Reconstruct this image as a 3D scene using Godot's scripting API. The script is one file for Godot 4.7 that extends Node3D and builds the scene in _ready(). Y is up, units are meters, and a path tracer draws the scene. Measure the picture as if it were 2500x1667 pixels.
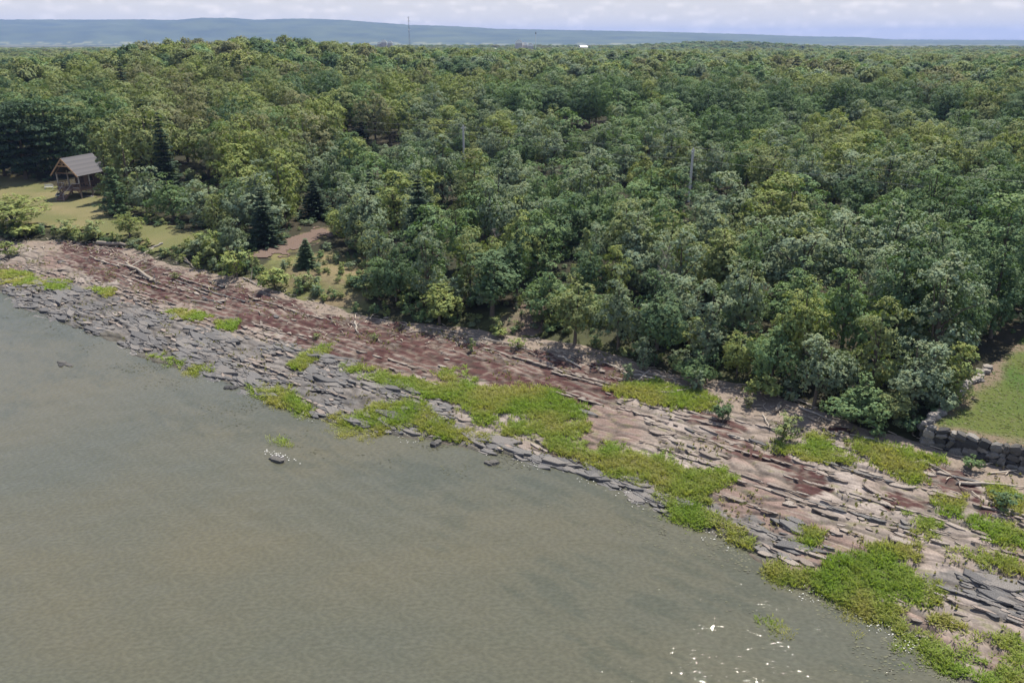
extends Node3D
# A tidal shore seen from the air: x runs right, -z inland, y up, metres; the water lies at y = 0.

var rng := RandomNumberGenerator.new()
var shore := PackedVector2Array()
var brow := PackedVector2Array()          # upper edge of the beach
var noise_a := FastNoiseLite.new()
var noise_b := FastNoiseLite.new()
var noise_c := FastNoiseLite.new()
var counts := {}
var M := {}
var leaf_tints: Array[StandardMaterial3D] = []
var spots := PackedVector3Array()         # x, z, radius of what already stands

# ---------------------------------------------------------------- helpers
func lin(r: float, g: float, b: float) -> Color:
	return Color(r, g, b).linear_to_srgb()

func pairs(a: Array) -> PackedVector2Array:
	var out := PackedVector2Array()
	for i in range(0, a.size(), 2):
		out.append(Vector2(a[i], a[i + 1]))
	return out

func numbered(called: String) -> String:
	var n: int = counts.get(called, 0)
	counts[called] = n + 1
	return called if n == 0 else "%s_%03d" % [called, n]

func tag(o: Node3D, label: String, category: String, group := "", kind := "") -> void:
	if label: o.set_meta("label", label)
	if category: o.set_meta("category", category)
	if group: o.set_meta("group", group)
	if kind: o.set_meta("kind", kind)

func thing(called: String, label: String, category: String, at := Vector3.ZERO, turn := 0.0, group := "") -> Node3D:
	var o := Node3D.new()
	o.name = numbered(called)
	add_child(o)
	o.position = at
	o.rotation.y = turn
	tag(o, label, category, group)
	return o

func part(called: String, mesh: Mesh, m: Material, parent: Node3D, at := Vector3.ZERO) -> MeshInstance3D:
	var o := MeshInstance3D.new()
	o.name = called
	o.mesh = mesh
	o.material_override = m
	parent.add_child(o, true)
	o.position = at
	return o

func lone(called: String, mesh: Mesh, m: Material) -> MeshInstance3D:
	var o := MeshInstance3D.new()
	o.name = numbered(called)
	o.mesh = mesh
	o.material_override = m
	add_child(o)
	return o

func sd(poly: PackedVector2Array, p: Vector2) -> float:
	var best := 1e18
	var sg := 1.0
	for i in poly.size() - 1:
		var a := poly[i]
		var d := poly[i + 1] - a
		var w := p - a
		var t := clampf(w.dot(d) / d.length_squared(), 0.0, 1.0)
		var q := (w - d * t).length_squared()
		if q < best:
			best = q
			sg = -(d.x * w.y - d.y * w.x)
	return sqrt(best) * signf(sg)

func rise(x: float, z: float, dt: float) -> float:
	var r := sqrt(x * x + z * z)
	var h := 2.0 + smoothstep(0.0, 5.0, dt) + 0.012 * minf(dt, 450.0) - 6.0 * smoothstep(900.0, 1800.0, r)
	h += 9.5 * exp(-(pow((x + 122.0) / 44.0, 2) + pow((z + 345.0) / 80.0, 2)) / 2.0) + 4.0 * exp(-(pow((x + 60.0) / 140.0, 2) + pow((z + 430.0) / 90.0, 2)) / 2.0)
	if z < -1100.0:
		h += knolls(x, z)
	return h

func knolls(x: float, z: float) -> float:
	return 13.5 * exp(-(pow((x - 402.0) / 150.0, 2) + pow((z + 1600.0) / 120.0, 2)) / 2.0) + 5.0 * exp(-(pow((x - 1000.0) / 240.0, 2) + pow((z + 1700.0) / 120.0, 2)) / 2.0) + 6.0 * exp(-(pow((x + 60.0) / 330.0, 2) + pow((z + 1900.0) / 120.0, 2)) / 2.0)

func land(x: float, z: float) -> float:
	var p := Vector2(x, z)
	if z < -700.0:
		return rise(x, z, 600.0)
	var ds := sd(shore, p)
	if ds < 0.0:
		return maxf(-2.5, 0.15 * ds) - 0.05
	var dt := sd(brow, p)
	if dt < 0.0:
		return 2.0 * pow(ds / (ds - dt), 0.8)
	return rise(x, z, dt)

func inside(polys: Array, p: Vector2) -> bool:
	for poly in polys:
		if Geometry2D.is_point_in_polygon(p, poly):
			return true
	return false

func unit() -> Vector3:
	var y := rng.randf_range(-1.0, 1.0)
	var a := rng.randf() * TAU
	var r := sqrt(1.0 - y * y)
	return Vector3(r * cos(a), y, r * sin(a))

class Shape:                                # collects triangles into one ArrayMesh
	var v := PackedVector3Array()
	var n := PackedVector3Array()
	var c := PackedColorArray()
	var idx := PackedInt32Array()
	func leaf(p: Vector3, nrm: Vector3, t: Vector3, s: float, wide: float, col: Color) -> void:
		var b := nrm.cross(t)
		var k := v.size()
		var up := nrm * (s * 0.1)
		v.append(p - t * (s * 0.5)); v.append(p + b * (s * wide) + up); v.append(p + t * (s * 0.5)); v.append(p - b * (s * wide) + up)
		for i in 4:
			n.append(nrm)
			c.append(col)
		idx.append(k); idx.append(k + 1); idx.append(k + 2); idx.append(k); idx.append(k + 2); idx.append(k + 3)
	func face(a: Vector3, b: Vector3, d: Vector3, col: Color) -> void:     # flat triangle, clockwise from outside
		var k := v.size()
		var nrm := (d - a).cross(b - a).normalized()
		v.append(a); v.append(b); v.append(d)
		for i in 3:
			n.append(nrm)
			c.append(col)
			idx.append(k + i)
	func quad(a: Vector3, b: Vector3, d: Vector3, e: Vector3, col := Color.WHITE) -> void:
		face(a, b, d, col)
		face(a, d, e, col)
	func box(at: Vector3, size: Vector3, basis := Basis(), col := Color.WHITE) -> void:
		var h := size * 0.5
		var p: Array[Vector3] = []
		for i in 8:
			p.append(at + basis * Vector3(h.x if i & 1 else -h.x, h.y if i & 2 else -h.y, h.z if i & 4 else -h.z))
		quad(p[4], p[6], p[7], p[5], col); quad(p[1], p[3], p[2], p[0], col)
		quad(p[0], p[2], p[6], p[4], col); quad(p[5], p[7], p[3], p[1], col)
		quad(p[2], p[3], p[7], p[6], col); quad(p[0], p[4], p[5], p[1], col)
	func beam(a: Vector3, b: Vector3, w: float, h: float, col := Color.WHITE) -> void:
		var d := b - a
		var x := d.normalized()
		var side := Vector3.UP.cross(x)
		side = Vector3.RIGHT if side.length() < 0.01 else side.normalized()
		box((a + b) * 0.5, Vector3(d.length(), h, w), Basis(x, side.cross(x), side), col)
	func tube(path: Array, radii: Array, sides: int, col := Color.WHITE) -> void:
		var rings := []
		for i in path.size():
			var d: Vector3 = (path[mini(i + 1, path.size() - 1)] - path[maxi(i - 1, 0)]).normalized()
			var x := d.cross(Vector3.UP)
			x = Vector3.RIGHT if x.length() < 0.05 else x.normalized()
			var y := d.cross(x)
			var k := v.size()
			rings.append(k)
			for j in sides:
				var a := TAU * j / sides
				var o := x * cos(a) + y * sin(a)
				v.append(path[i] + o * radii[i]); n.append(o); c.append(col)
		for i in path.size() - 1:
			for j in sides:
				var j2 := (j + 1) % sides
				var a0: int = rings[i] + j
				var a1: int = rings[i] + j2
				var b0: int = rings[i + 1] + j
				var b1: int = rings[i + 1] + j2
				idx.append(a0); idx.append(b0); idx.append(b1); idx.append(a0); idx.append(b1); idx.append(a1)
		for e in [0, path.size() - 1]:
			var k := v.size()
			v.append(path[e]); n.append((path[e] - path[absi(e - 1) if e == 0 else e - 1]).normalized()); c.append(col)
			for j in sides:
				var j2 := (j + 1) % sides
				var q: int = rings[e]
				if e == 0: idx.append(k); idx.append(q + j); idx.append(q + j2)
				else: idx.append(k); idx.append(q + j2); idx.append(q + j)
	func mesh() -> ArrayMesh:
		var a := []
		a.resize(Mesh.ARRAY_MAX)
		a[Mesh.ARRAY_VERTEX] = v
		a[Mesh.ARRAY_NORMAL] = n
		a[Mesh.ARRAY_COLOR] = c
		a[Mesh.ARRAY_INDEX] = idx
		var m := ArrayMesh.new()
		m.add_surface_from_arrays(Mesh.PRIMITIVE_TRIANGLES, a)
		return m

func smooth_grid(v: PackedVector3Array, c: PackedColorArray, w: int, h: int) -> ArrayMesh:   # w points a row, h rows
	var idx := PackedInt32Array()
	idx.resize((w - 1) * (h - 1) * 6)
	var k := 0
	for j in h - 1:
		for i in w - 1:
			var a := j * w + i
			idx[k] = a; idx[k + 1] = a + w; idx[k + 2] = a + w + 1; idx[k + 3] = a; idx[k + 4] = a + w + 1; idx[k + 5] = a + 1
			k += 6
	var n := PackedVector3Array()
	n.resize(v.size())
	for j in h:
		for i in w:
			var dx := v[j * w + mini(i + 1, w - 1)] - v[j * w + maxi(i - 1, 0)]
			var dz := v[mini(j + 1, h - 1) * w + i] - v[maxi(j - 1, 0) * w + i]
			var m := dx.cross(dz).normalized()
			n[j * w + i] = m if m.y > 0.0 else -m
	if (v[w] - v[0]).cross(v[1] - v[0]).y > 0.0:     # the triangles must turn clockwise seen from above
		for q in range(0, idx.size(), 3):
			var s := idx[q + 1]
			idx[q + 1] = idx[q + 2]
			idx[q + 2] = s
	var a := []
	a.resize(Mesh.ARRAY_MAX)
	a[Mesh.ARRAY_VERTEX] = v
	a[Mesh.ARRAY_NORMAL] = n
	a[Mesh.ARRAY_COLOR] = c
	a[Mesh.ARRAY_INDEX] = idx
	var m := ArrayMesh.new()
	m.add_surface_from_arrays(Mesh.PRIMITIVE_TRIANGLES, a)
	return m

func grain(freq: float, lo: float, hi: float, octaves: int, kind := FastNoiseLite.TYPE_SIMPLEX_SMOOTH) -> NoiseTexture2D:
	var f := FastNoiseLite.new()
	f.noise_type = kind
	f.seed = 7
	f.frequency = freq
	f.fractal_octaves = octaves
	var g := Gradient.new()
	g.set_color(0, Color(lo, lo, lo))
	g.set_color(1, Color(hi, hi, hi))
	var t := NoiseTexture2D.new()
	t.width = 512
	t.height = 512
	t.seamless = true
	t.noise = f
	t.color_ramp = g
	return t

func mat(called: String, c: Color, rough := 0.9, vertex := false) -> StandardMaterial3D:
	var m := StandardMaterial3D.new()
	m.resource_name = called
	m.albedo_color = c
	m.roughness = rough
	m.metallic_specular = 0.35
	m.vertex_color_use_as_albedo = vertex
	M[called] = m
	return m

func textured(m: StandardMaterial3D, t: Texture2D, scale: float, relief: Texture2D = null, cm := 0.0) -> void:
	m.albedo_texture = t
	m.uv1_triplanar = true
	m.uv1_world_triplanar = true
	m.uv1_scale = Vector3.ONE * scale
	if relief:
		m.heightmap_enabled = true
		m.heightmap_texture = relief
		m.heightmap_scale = cm

# ---------------------------------------------------------------- plants
func crown_shape(sd_: int, h: float, r: float, base: float, blobs: int, leaf: float, style: String, per := 7, dens := 1.0) -> Array:
	rng.seed = sd_
	var s := Shape.new()
	var ry := (h - base) * 0.5
	var mid := Vector3(0, base + ry, 0)
	var cs: Array[Vector3] = []
	var rs: Array[float] = []
	var flat := 0.8
	var lead: Array[Vector3] = []            # side crowns of an uneven tree: offset and height
	var lead_r: Array[float] = []
	for i in 3 + rng.randi() % 3:
		var la := rng.randf() * TAU
		var off := r * rng.randf_range(0.15, 0.55) * (0.35 if i == 0 else 1.0)
		var top := h * (1.0 if i == 0 else rng.randf_range(0.62, 0.93))
		lead.append(Vector3(cos(la) * off, top, sin(la) * off))
		lead_r.append(r * rng.randf_range(0.42, 0.62))
	for i in blobs:
		var d := unit()
		var f := pow(rng.randf(), 0.4)
		var br := r * rng.randf_range(0.2, 0.38)
		var p: Vector3
		if style == "tall":
			var t := (i + 0.5) / blobs
			var w := r * (0.35 + 0.75 * sin(PI * pow(1.0 - t, 0.75)) ) * 0.72
			p = Vector3(d.x * w * f, base + (h - base) * (0.06 + 0.9 * t), d.z * w * f)
			br = r * rng.randf_range(0.22, 0.36) * (1.15 - 0.5 * t)
		elif style == "cone":
			var t := (i + 0.5) / blobs
			var w := r * (1.0 - t) * 0.9
			p = Vector3(d.x * w * f, base + (h - base) * (0.04 + 0.93 * t), d.z * w * f)
			br = r * rng.randf_range(0.2, 0.3) * (1.2 - 0.8 * t)
		elif style == "plate":
			var t := floorf(rng.randf() * 9.0) / 9.0
			var w := r * (0.25 + 0.75 * sin(PI * pow(1.0 - t * 0.93, 0.8)))
			p = Vector3(d.x * w * f, base + (h - base) * (0.05 + 0.93 * t) + rng.randf_range(-0.25, 0.25) + 0.08 * w * f, d.z * w * f)
			br = r * rng.randf_range(0.2, 0.33)
			flat = 0.3
		elif style == "dome":
			d.y = d.y * 0.9 + 0.12
			br = r * rng.randf_range(0.15, 0.27)
			p = mid + Vector3(d.x * (r - br * 0.8), d.y * (ry - br * 0.7), d.z * (r - br * 0.8)) * f
		else:
			var k := i % lead.size()
			br = r * rng.randf_range(0.13, 0.25)
			var half := (lead[k].y - base) * 0.5
			d.y = d.y * 0.92 + 0.1
			p = Vector3(lead[k].x, base + half, lead[k].z) + Vector3(d.x * (lead_r[k] - br * 0.4), d.y * (half - br * 0.7), d.z * (lead_r[k] - br * 0.4)) * f
			if p.y < base + 0.35 * half: p += Vector3(-lead[k].x, 0, -lead[k].z) * 0.4
		cs.append(p)
		rs.append(br)
	var smooth := style == "dome" or style == "round" or style == "tall"
	for i in cs.size():
		var br := rs[i]
		var heart := mid
		if style == "round":
			var k := i % lead.size()
			heart = Vector3(lead[k].x * 0.6, base + (lead[k].y - base) * 0.42, lead[k].z * 0.6)
		elif style == "tall":
			heart = Vector3(0, cs[i].y - 0.1 * h, 0)
		var tone := rng.randf_range(0.86, 1.0)
		var sprigs := int(dens * 26.0 * pow(br / 1.1, 1.7) * pow(0.3 / leaf, 1.3)) + 5
		for q in sprigs:
			var d := unit()
			if d.y < -0.35 and rng.randf() < 0.65:
				d.y = -d.y
			var p := cs[i] + Vector3(d.x, d.y * flat, d.z) * br * (rng.randf_range(0.86, 1.04) if smooth else rng.randf_range(0.72, 1.08))
			var buried := false
			for j in cs.size():
				if j != i and p.distance_squared_to(cs[j]) < rs[j] * rs[j] * (0.4 if flat > 0.5 else 0.05):
					buried = true
					break
			if buried:
				continue
			var nn := (d + Vector3(0, 0.55, 0)).normalized()
			if smooth:                         # leaves turn outwards from the whole crown
				nn = (d * 0.55 + ((p - heart) / Vector3(r, ry, r)).normalized() * 1.0 + Vector3(0, 0.4, 0)).normalized()
			var dull := rng.randf()
			var val := tone * rng.randf_range(0.86, 1.0)
			for k in per:
				var e := unit()
				var g := (nn + unit() * 0.34).normalized()
				var t := g.cross(e)
				if t.length() < 0.1:
					continue
				var val2 := val * rng.randf_range(0.85, 1.0)
				var col := Color(val2 * (0.82 + 0.18 * dull), val2 * 0.97, val2 * (1.0 - 0.25 * dull))
				s.leaf(p + e * leaf * rng.randf_range(0.2, 1.0), g, t.normalized(), leaf * rng.randf_range(0.65, 1.25), 0.34, col)
	var w := Shape.new()
	var bend := Vector3(rng.randf_range(-0.06, 0.06), 0, rng.randf_range(-0.06, 0.06)) * h
	var rad := 0.016 * h + 0.02
	var path := [Vector3(0, -0.5, 0), Vector3(0, 0.15 * h, 0) + bend * 0.2, Vector3(0, 0.45 * h, 0) + bend * 0.6, Vector3(0, 0.8 * h, 0) + bend]
	w.tube(path, [rad * 1.3, rad, rad * 0.7, rad * 0.2], 7)
	for k in mini(7, cs.size()):
		var j := rng.randi() % cs.size()
		var from: Vector3 = path[1].lerp(path[2], rng.randf())
		if cs[j].y < from.y: from.y = maxf(0.05 * h, cs[j].y * 0.6)
		w.tube([from, from.lerp(cs[j], 0.5) + Vector3(0, 0.04 * h, 0), cs[j]], [rad * 0.45, rad * 0.3, rad * 0.1], 5)
	return [w.mesh(), s.mesh()]

func spruce_shape(sd_: int, h: float, r: float, leaf: float, fill := 1.0) -> Array:
	rng.seed = sd_
	var s := Shape.new()
	var w := Shape.new()
	w.tube([Vector3(0, -0.4, 0), Vector3(0, h * 0.5, 0), Vector3(0, h * 0.99, 0)], [0.016 * h, 0.01 * h, 0.01], 7)
	var rings := int(h * 3.0 * fill)
	for i in rings:
		var t := (i + rng.randf() * 0.6) / rings
		var y := 0.05 * h + 0.94 * h * t
		var reach := r * pow(1.0 - t, 0.85) * rng.randf_range(0.82, 1.1) + 0.1
		var n := 5 + int(reach * 2.5)
		var turn := rng.randf() * TAU
		for b in n:
			var a := turn + TAU * b / n + rng.randf_range(-0.2, 0.2)
			var out := Vector3(cos(a), 0, sin(a))
			var side := Vector3(-sin(a), 0, cos(a))
			var lng := reach * rng.randf_range(0.75, 1.1)
			var val := rng.randf_range(0.6, 1.0)
			var k := int(lng / leaf * 1.5) + 2
			for q in k:
				var f := (q + 0.6) / k
				var drop := -0.28 * lng * f + 0.2 * lng * f * f
				for sgn in [-1.0, 1.0]:
					var p: Vector3 = out * (lng * f) + Vector3(0, y + drop, 0) + side * (sgn * leaf * 0.35 * (1.3 - f))
					var g: Vector3 = (Vector3.UP + side * sgn * 0.35 + unit() * 0.3).normalized()
					var dir: Vector3 = (out + side * sgn * 0.7).normalized()
					dir = (dir - g * dir.dot(g)).normalized()
					s.leaf(p, g, dir, leaf * rng.randf_range(0.9, 1.4), 0.3, Color(val, val, val))
	return [w.mesh(), s.mesh()]

func twigs_shape(sd_: int, h: float) -> Array:
	rng.seed = sd_
	var w := Shape.new()
	var top := Vector3(rng.randf_range(-0.5, 0.5), h * 0.95, rng.randf_range(-0.5, 0.5))
	w.tube([Vector3(0, -0.4, 0), Vector3(0, h * 0.4, 0), top], [0.02 * h, 0.014 * h, 0.02], 6)
	var b := Shape.new()
	for i in 26:
		var t := rng.randf_range(0.3, 0.97)
		var from := Vector3(0, h * 0.4, 0).lerp(top, (t - 0.4) / 0.57) if t > 0.4 else Vector3(0, h * t, 0)
		var d := unit()
		d.y = absf(d.y) * 0.7 + 0.35
		var lng := h * 0.34 * (1.25 - t)
		var tip := from + d.normalized() * lng
		b.tube([from, from.lerp(tip, 0.5) + unit() * 0.1, tip], [0.05, 0.035, 0.015], 5)
		for k in 6:
			var f2 := from.lerp(tip, rng.randf_range(0.3, 0.95))
			var d2 := (d + unit() * 1.1).normalized()
			b.tube([f2, f2 + d2 * lng * rng.randf_range(0.2, 0.5)], [0.024, 0.01], 4)
	return [w.mesh(), b.mesh()]

var kinds := {}          # name -> {parts: [trunk, crown], h, w}
func kind(called: String, parts: Array, h: float, w: float) -> void:
	kinds[called] = {"parts": parts, "h": h, "w": w}

func plant(called: String, look: String, tint: int, at: Vector3, h: float, w: float, turn: float, label: String, category: String, group: String, second := "crown") -> Node3D:
	var k: Dictionary = kinds[look]
	var o := thing(called, label, category, at, turn, group)
	o.scale = Vector3(w / k.w, h / k.h, w / k.w)
	part("trunk", k.parts[0], M.bark if second == "crown" else M.dead_wood, o)
	part(second, k.parts[1], leaf_tints[tint] if second == "crown" else M.dead_wood, o)
	return o

func tuft_mesh(sd_: int, n: int, h: float, spread: float, lean: float) -> ArrayMesh:
	rng.seed = sd_
	var s := Shape.new()
	for i in n:
		var a := rng.randf() * TAU
		var d := Vector3(cos(a), 0, sin(a))
		var p := d * spread * sqrt(rng.randf())
		var hh := h * rng.randf_range(0.6, 1.15)
		var side := Vector3(-d.z, 0, d.x) * 0.028
		var bow := (d * lean + Vector3(-0.25, 0, 0.12)) * hh * rng.randf_range(0.5, 1.2)
		var val := rng.randf_range(0.6, 1.0)
		var col := Color(val, val * rng.randf_range(0.92, 1.0), val * 0.9)
		var m1 := p + Vector3(0, hh * 0.6, 0) + bow * 0.35
		var tip := p + Vector3(0, hh, 0) + bow
		s.quad(p - side, m1 - side * 0.8, m1 + side * 0.8, p + side, col)
		s.face(m1 - side * 0.8, tip, m1 + side * 0.8, col)
	return s.mesh()

func scatter(called: String, mesh: Mesh, m: Material, where: Array, colors: Array, parent: Node3D = null) -> MultiMeshInstance3D:
	var mm := MultiMesh.new()
	mm.transform_format = MultiMesh.TRANSFORM_3D
	mm.use_colors = true
	mm.mesh = mesh
	mm.instance_count = where.size()
	for i in where.size():
		mm.set_instance_transform(i, where[i])
		mm.set_instance_color(i, colors[i])
	var o := MultiMeshInstance3D.new()
	o.name = called if parent else numbered(called)
	o.multimesh = mm
	o.material_override = m
	if parent: parent.add_child(o, true)
	else: add_child(o)
	return o

# ---------------------------------------------------------------- the beach
var ledge_dir := Vector2(0.81, 0.59)          # strike of the rock beds, along the shore
func bed(x: float, z: float) -> Vector3:       # (bed number, place within the bed 0..1 from its seaward edge, step height)
	var a := x * 0.81 + z * 0.59
	var b := x * 0.59 - z * 0.81               # grows inland
	b += 1.3 * noise_a.get_noise_2d(a * 2.2, b * 3.0) + 0.3 * noise_b.get_noise_2d(a * 0.9, b * 2.0)
	var w := 0.8
	var q := b / w
	var i := floorf(q)
	var amp := 0.5 + 0.5 * noise_a.get_noise_2d(a * 3.5 + i * 37.0, i * 91.0)
	return Vector3(i, q - i, 0.05 + 0.2 * amp * amp)

var plates := FastNoiseLite.new()
var cracks := FastNoiseLite.new()
var red_zones := []
var grey_zones := []
var pale_zones := []
var grass_zones := []

func beach_y(x: float, z: float) -> float:
	var e := bed(x, z)
	return land(x, z) + relief_of(e, 1.0)

func relief_of(e: Vector3, k: float) -> float:
	return e.z * k * (1.0 - e.y) * smoothstep(0.0, 0.1, e.y) - 0.05

func build_beach() -> void:
	var s_from := pairs([-112, -134])[0]
	var shore_run := clip_line(shore, Vector2(-112, -134), Vector2(26, -14))
	var brow_run := clip_line(brow, Vector2(-118, -151), Vector2(58, -31.4))
	var rows := 620
	var cols := 270
	var v := PackedVector3Array()
	var c := PackedColorArray()
	v.resize(rows * cols)
	c.resize(rows * cols)
	for j in rows:
		var f := float(j) / (rows - 1)
		f = 1.0 - pow(1.0 - f, 1.25)
		var a := along(shore_run, f)
		var b := along(brow_run, f)
		var d := (b - a).normalized()
		a -= d * 4.0
		b += d * 7.0
		var near_s := window(shore, along(shore_run, f), 4)
		var near_b := window(brow, along(brow_run, f), 4)
		for i in cols:
			var p := a.lerp(b, float(i) / (cols - 1))
			var ds := sd(near_s, p)
			var dt := sd(near_b, p)
			var y: float
			if ds < 0.0: y = maxf(-2.5, 0.15 * ds) - 0.05
			elif dt < 0.0: y = 2.0 * pow(ds / (ds - dt), 0.8)
			else: y = 2.0 + smoothstep(0.0, 5.0, dt) + 0.012 * dt + 0.02 - 0.5 * smoothstep(6.0, 7.5, dt)
			var e := bed(p.x, p.y)
			var wp := p + Vector2(noise_b.get_noise_2d(p.x * 1.5, p.y * 1.5), noise_b.get_noise_2d(p.x * 1.5 + 90.0, p.y * 1.5)) * 1.7 + Vector2(noise_c.get_noise_2d(p.x, p.y), noise_c.get_noise_2d(p.x + 50.0, p.y)) * 0.7
			var fine := noise_c.get_noise_2d(p.x * 1.3, p.y * 1.3)
			var mid := noise_b.get_noise_2d(p.x * 0.8 + 31.0, p.y * 0.8)
			var hash := fposmod(sin(e.x * 12.9898) * 43758.5453, 1.0)
			var al := p.x * 0.81 + p.y * 0.59
			var ac := p.x * 0.59 - p.y * 0.81
			var plate := plates.get_noise_2d(al * 0.42 + 0.5 * noise_b.get_noise_2d(p.x, p.y), ac + 0.5 * noise_b.get_noise_2d(p.x + 9.0, p.y))
			var crack := smoothstep(-0.34, -0.06, cracks.get_noise_2d(al * 0.42 + 0.5 * noise_b.get_noise_2d(p.x, p.y), ac + 0.5 * noise_b.get_noise_2d(p.x + 9.0, p.y)))
			hash = clampf(0.5 * hash + 0.25 + 0.4 * plate, 0.0, 1.0)
			var col := Color(0.34, 0.275, 0.24).lerp(Color(0.28, 0.24, 0.215), hash)
			var k := 0.75
			if inside(grey_zones, wp):
				col = Color(0.155, 0.15, 0.15).lerp(Color(0.24, 0.22, 0.21), clampf(hash + mid, 0, 1))
				k = 1.1
			elif inside(red_zones, wp):
				col = Color(0.090, 0.034, 0.033).lerp(Color(0.165, 0.092, 0.080), clampf(0.15 + mid * 0.9 + 0.35 * hash, 0, 1))
				k = 1.0
				if e.y < 0.28 and hash + mid * 0.8 > 0.42: col = Color(0.31, 0.255, 0.225)
				elif fine > 0.22: col = col.lerp(Color(0.22, 0.18, 0.15), 0.7)
			elif dt > -3.4 - 2.0 * mid and ds > 5.0:
				col = Color(0.37, 0.30, 0.245).lerp(Color(0.26, 0.21, 0.18), clampf(0.5 + fine * 1.2, 0, 1))
				k = 0.3
			else:
				var big := noise_a.get_noise_2d(p.x * 3.0 + 70.0, p.y * 3.0) + 0.35 * mid
				if big > 0.05: col = col.lerp(Color(0.25, 0.165, 0.145), clampf((big - 0.05) * 4.0, 0.0, 0.7))
				elif big < -0.15: col = col.lerp(Color(0.41, 0.355, 0.33), clampf((-0.15 - big) * 5.0, 0.0, 0.8))
				if e.y < 0.14 and hash > 0.3: col = col.lerp(Color(0.42, 0.36, 0.31), 0.7)
				if fine > 0.28 and hash > 0.4: col = col.lerp(Color(0.16, 0.16, 0.07), 0.6)
			if ds < 0.9 + mid * 1.5: col = col.lerp(Color(0.10, 0.095, 0.075), 0.75)
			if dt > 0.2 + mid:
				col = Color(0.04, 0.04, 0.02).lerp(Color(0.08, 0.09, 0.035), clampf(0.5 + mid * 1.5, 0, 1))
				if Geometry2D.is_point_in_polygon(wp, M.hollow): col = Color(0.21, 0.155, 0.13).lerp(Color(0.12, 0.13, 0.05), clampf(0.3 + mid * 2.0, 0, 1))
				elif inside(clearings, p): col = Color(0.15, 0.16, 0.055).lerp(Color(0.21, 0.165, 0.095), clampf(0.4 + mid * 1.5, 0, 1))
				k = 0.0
			elif k > 0.5:
				y -= 0.13 * crack
				col = col.lerp(Color(0.10, 0.085, 0.07), 0.55 * crack)
			y += relief_of(e, k) + fine * 0.03 + plate * 0.05 * k
			col *= 0.9 + 0.4 * fine
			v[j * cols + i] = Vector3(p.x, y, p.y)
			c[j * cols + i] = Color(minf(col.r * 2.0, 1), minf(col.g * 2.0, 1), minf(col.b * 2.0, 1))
	var m := mat("beach_rock", lin(0.40, 0.40, 0.40), 0.85, true)
	textured(m, grain(0.02, 0.76, 1.0, 4), 0.45, grain(0.03, 0.0, 1.0, 4), 2.0)
	var beach := lone("beach", smooth_grid(v, c, cols, rows), m)
	tag(beach, "tidal beach of tan and red bedrock ledges", "", "", "structure")
	rock_slabs(beach)

func clip_line(poly: PackedVector2Array, from: Vector2, to: Vector2) -> PackedVector2Array:
	var out := PackedVector2Array([from])
	for p in poly:
		if (p - from).dot(to - from) > 1.0 and (p - to).dot(from - to) > 1.0:
			out.append(p)
	out.append(to)
	return out

func along(poly: PackedVector2Array, f: float) -> Vector2:
	var total := 0.0
	for i in poly.size() - 1: total += poly[i].distance_to(poly[i + 1])
	var want := total * f
	for i in poly.size() - 1:
		var l := poly[i].distance_to(poly[i + 1])
		if want <= l or i == poly.size() - 2: return poly[i].lerp(poly[i + 1], clampf(want / l, 0, 1))
		want -= l
	return poly[-1]

func window(poly: PackedVector2Array, p: Vector2, n: int) -> PackedVector2Array:
	var best := 0
	for i in poly.size():
		if poly[i].distance_squared_to(p) < poly[best].distance_squared_to(p): best = i
	return poly.slice(maxi(0, best - n), mini(poly.size(), best + n + 1))

func slab_mesh(sd_: int) -> ArrayMesh:          # an angular plate with broken edges, about 1 x 0.2 x 1
	rng.seed = sd_
	var s := Shape.new()
	var n := 5 + rng.randi() % 3
	var lo: Array[Vector3] = []
	var hi: Array[Vector3] = []
	var top: Array[Vector3] = []
	var tilt := Vector2(rng.randf_range(-0.08, 0.08), rng.randf_range(-0.08, 0.08))
	for i in n:
		var a := TAU * (i + rng.randf_range(-0.3, 0.3)) / n
		var r := rng.randf_range(0.4, 0.56)
		var p := Vector3(cos(a) * r * 1.1, 0, sin(a) * r)
		var y := 0.1 + p.x * tilt.x + p.z * tilt.y
		lo.append(p * 1.03 + Vector3(0, -0.16, 0)); hi.append(p + Vector3(0, y - 0.025, 0)); top.append(p * 0.93 + Vector3(0, y + rng.randf_range(-0.01, 0.012), 0))
	var m := Vector3(0, 0.1, 0)
	for i in n:
		var j := (i + 1) % n
		var col := Color.WHITE * rng.randf_range(0.85, 1.0)
		col.a = 1.0
		s.quad(lo[j], hi[j], hi[i], lo[i], col)
		s.quad(hi[j], top[j], top[i], hi[i], col)
		s.face(top[j], m, top[i], Color(0.97, 0.97, 0.97))
	return s.mesh()

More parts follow.
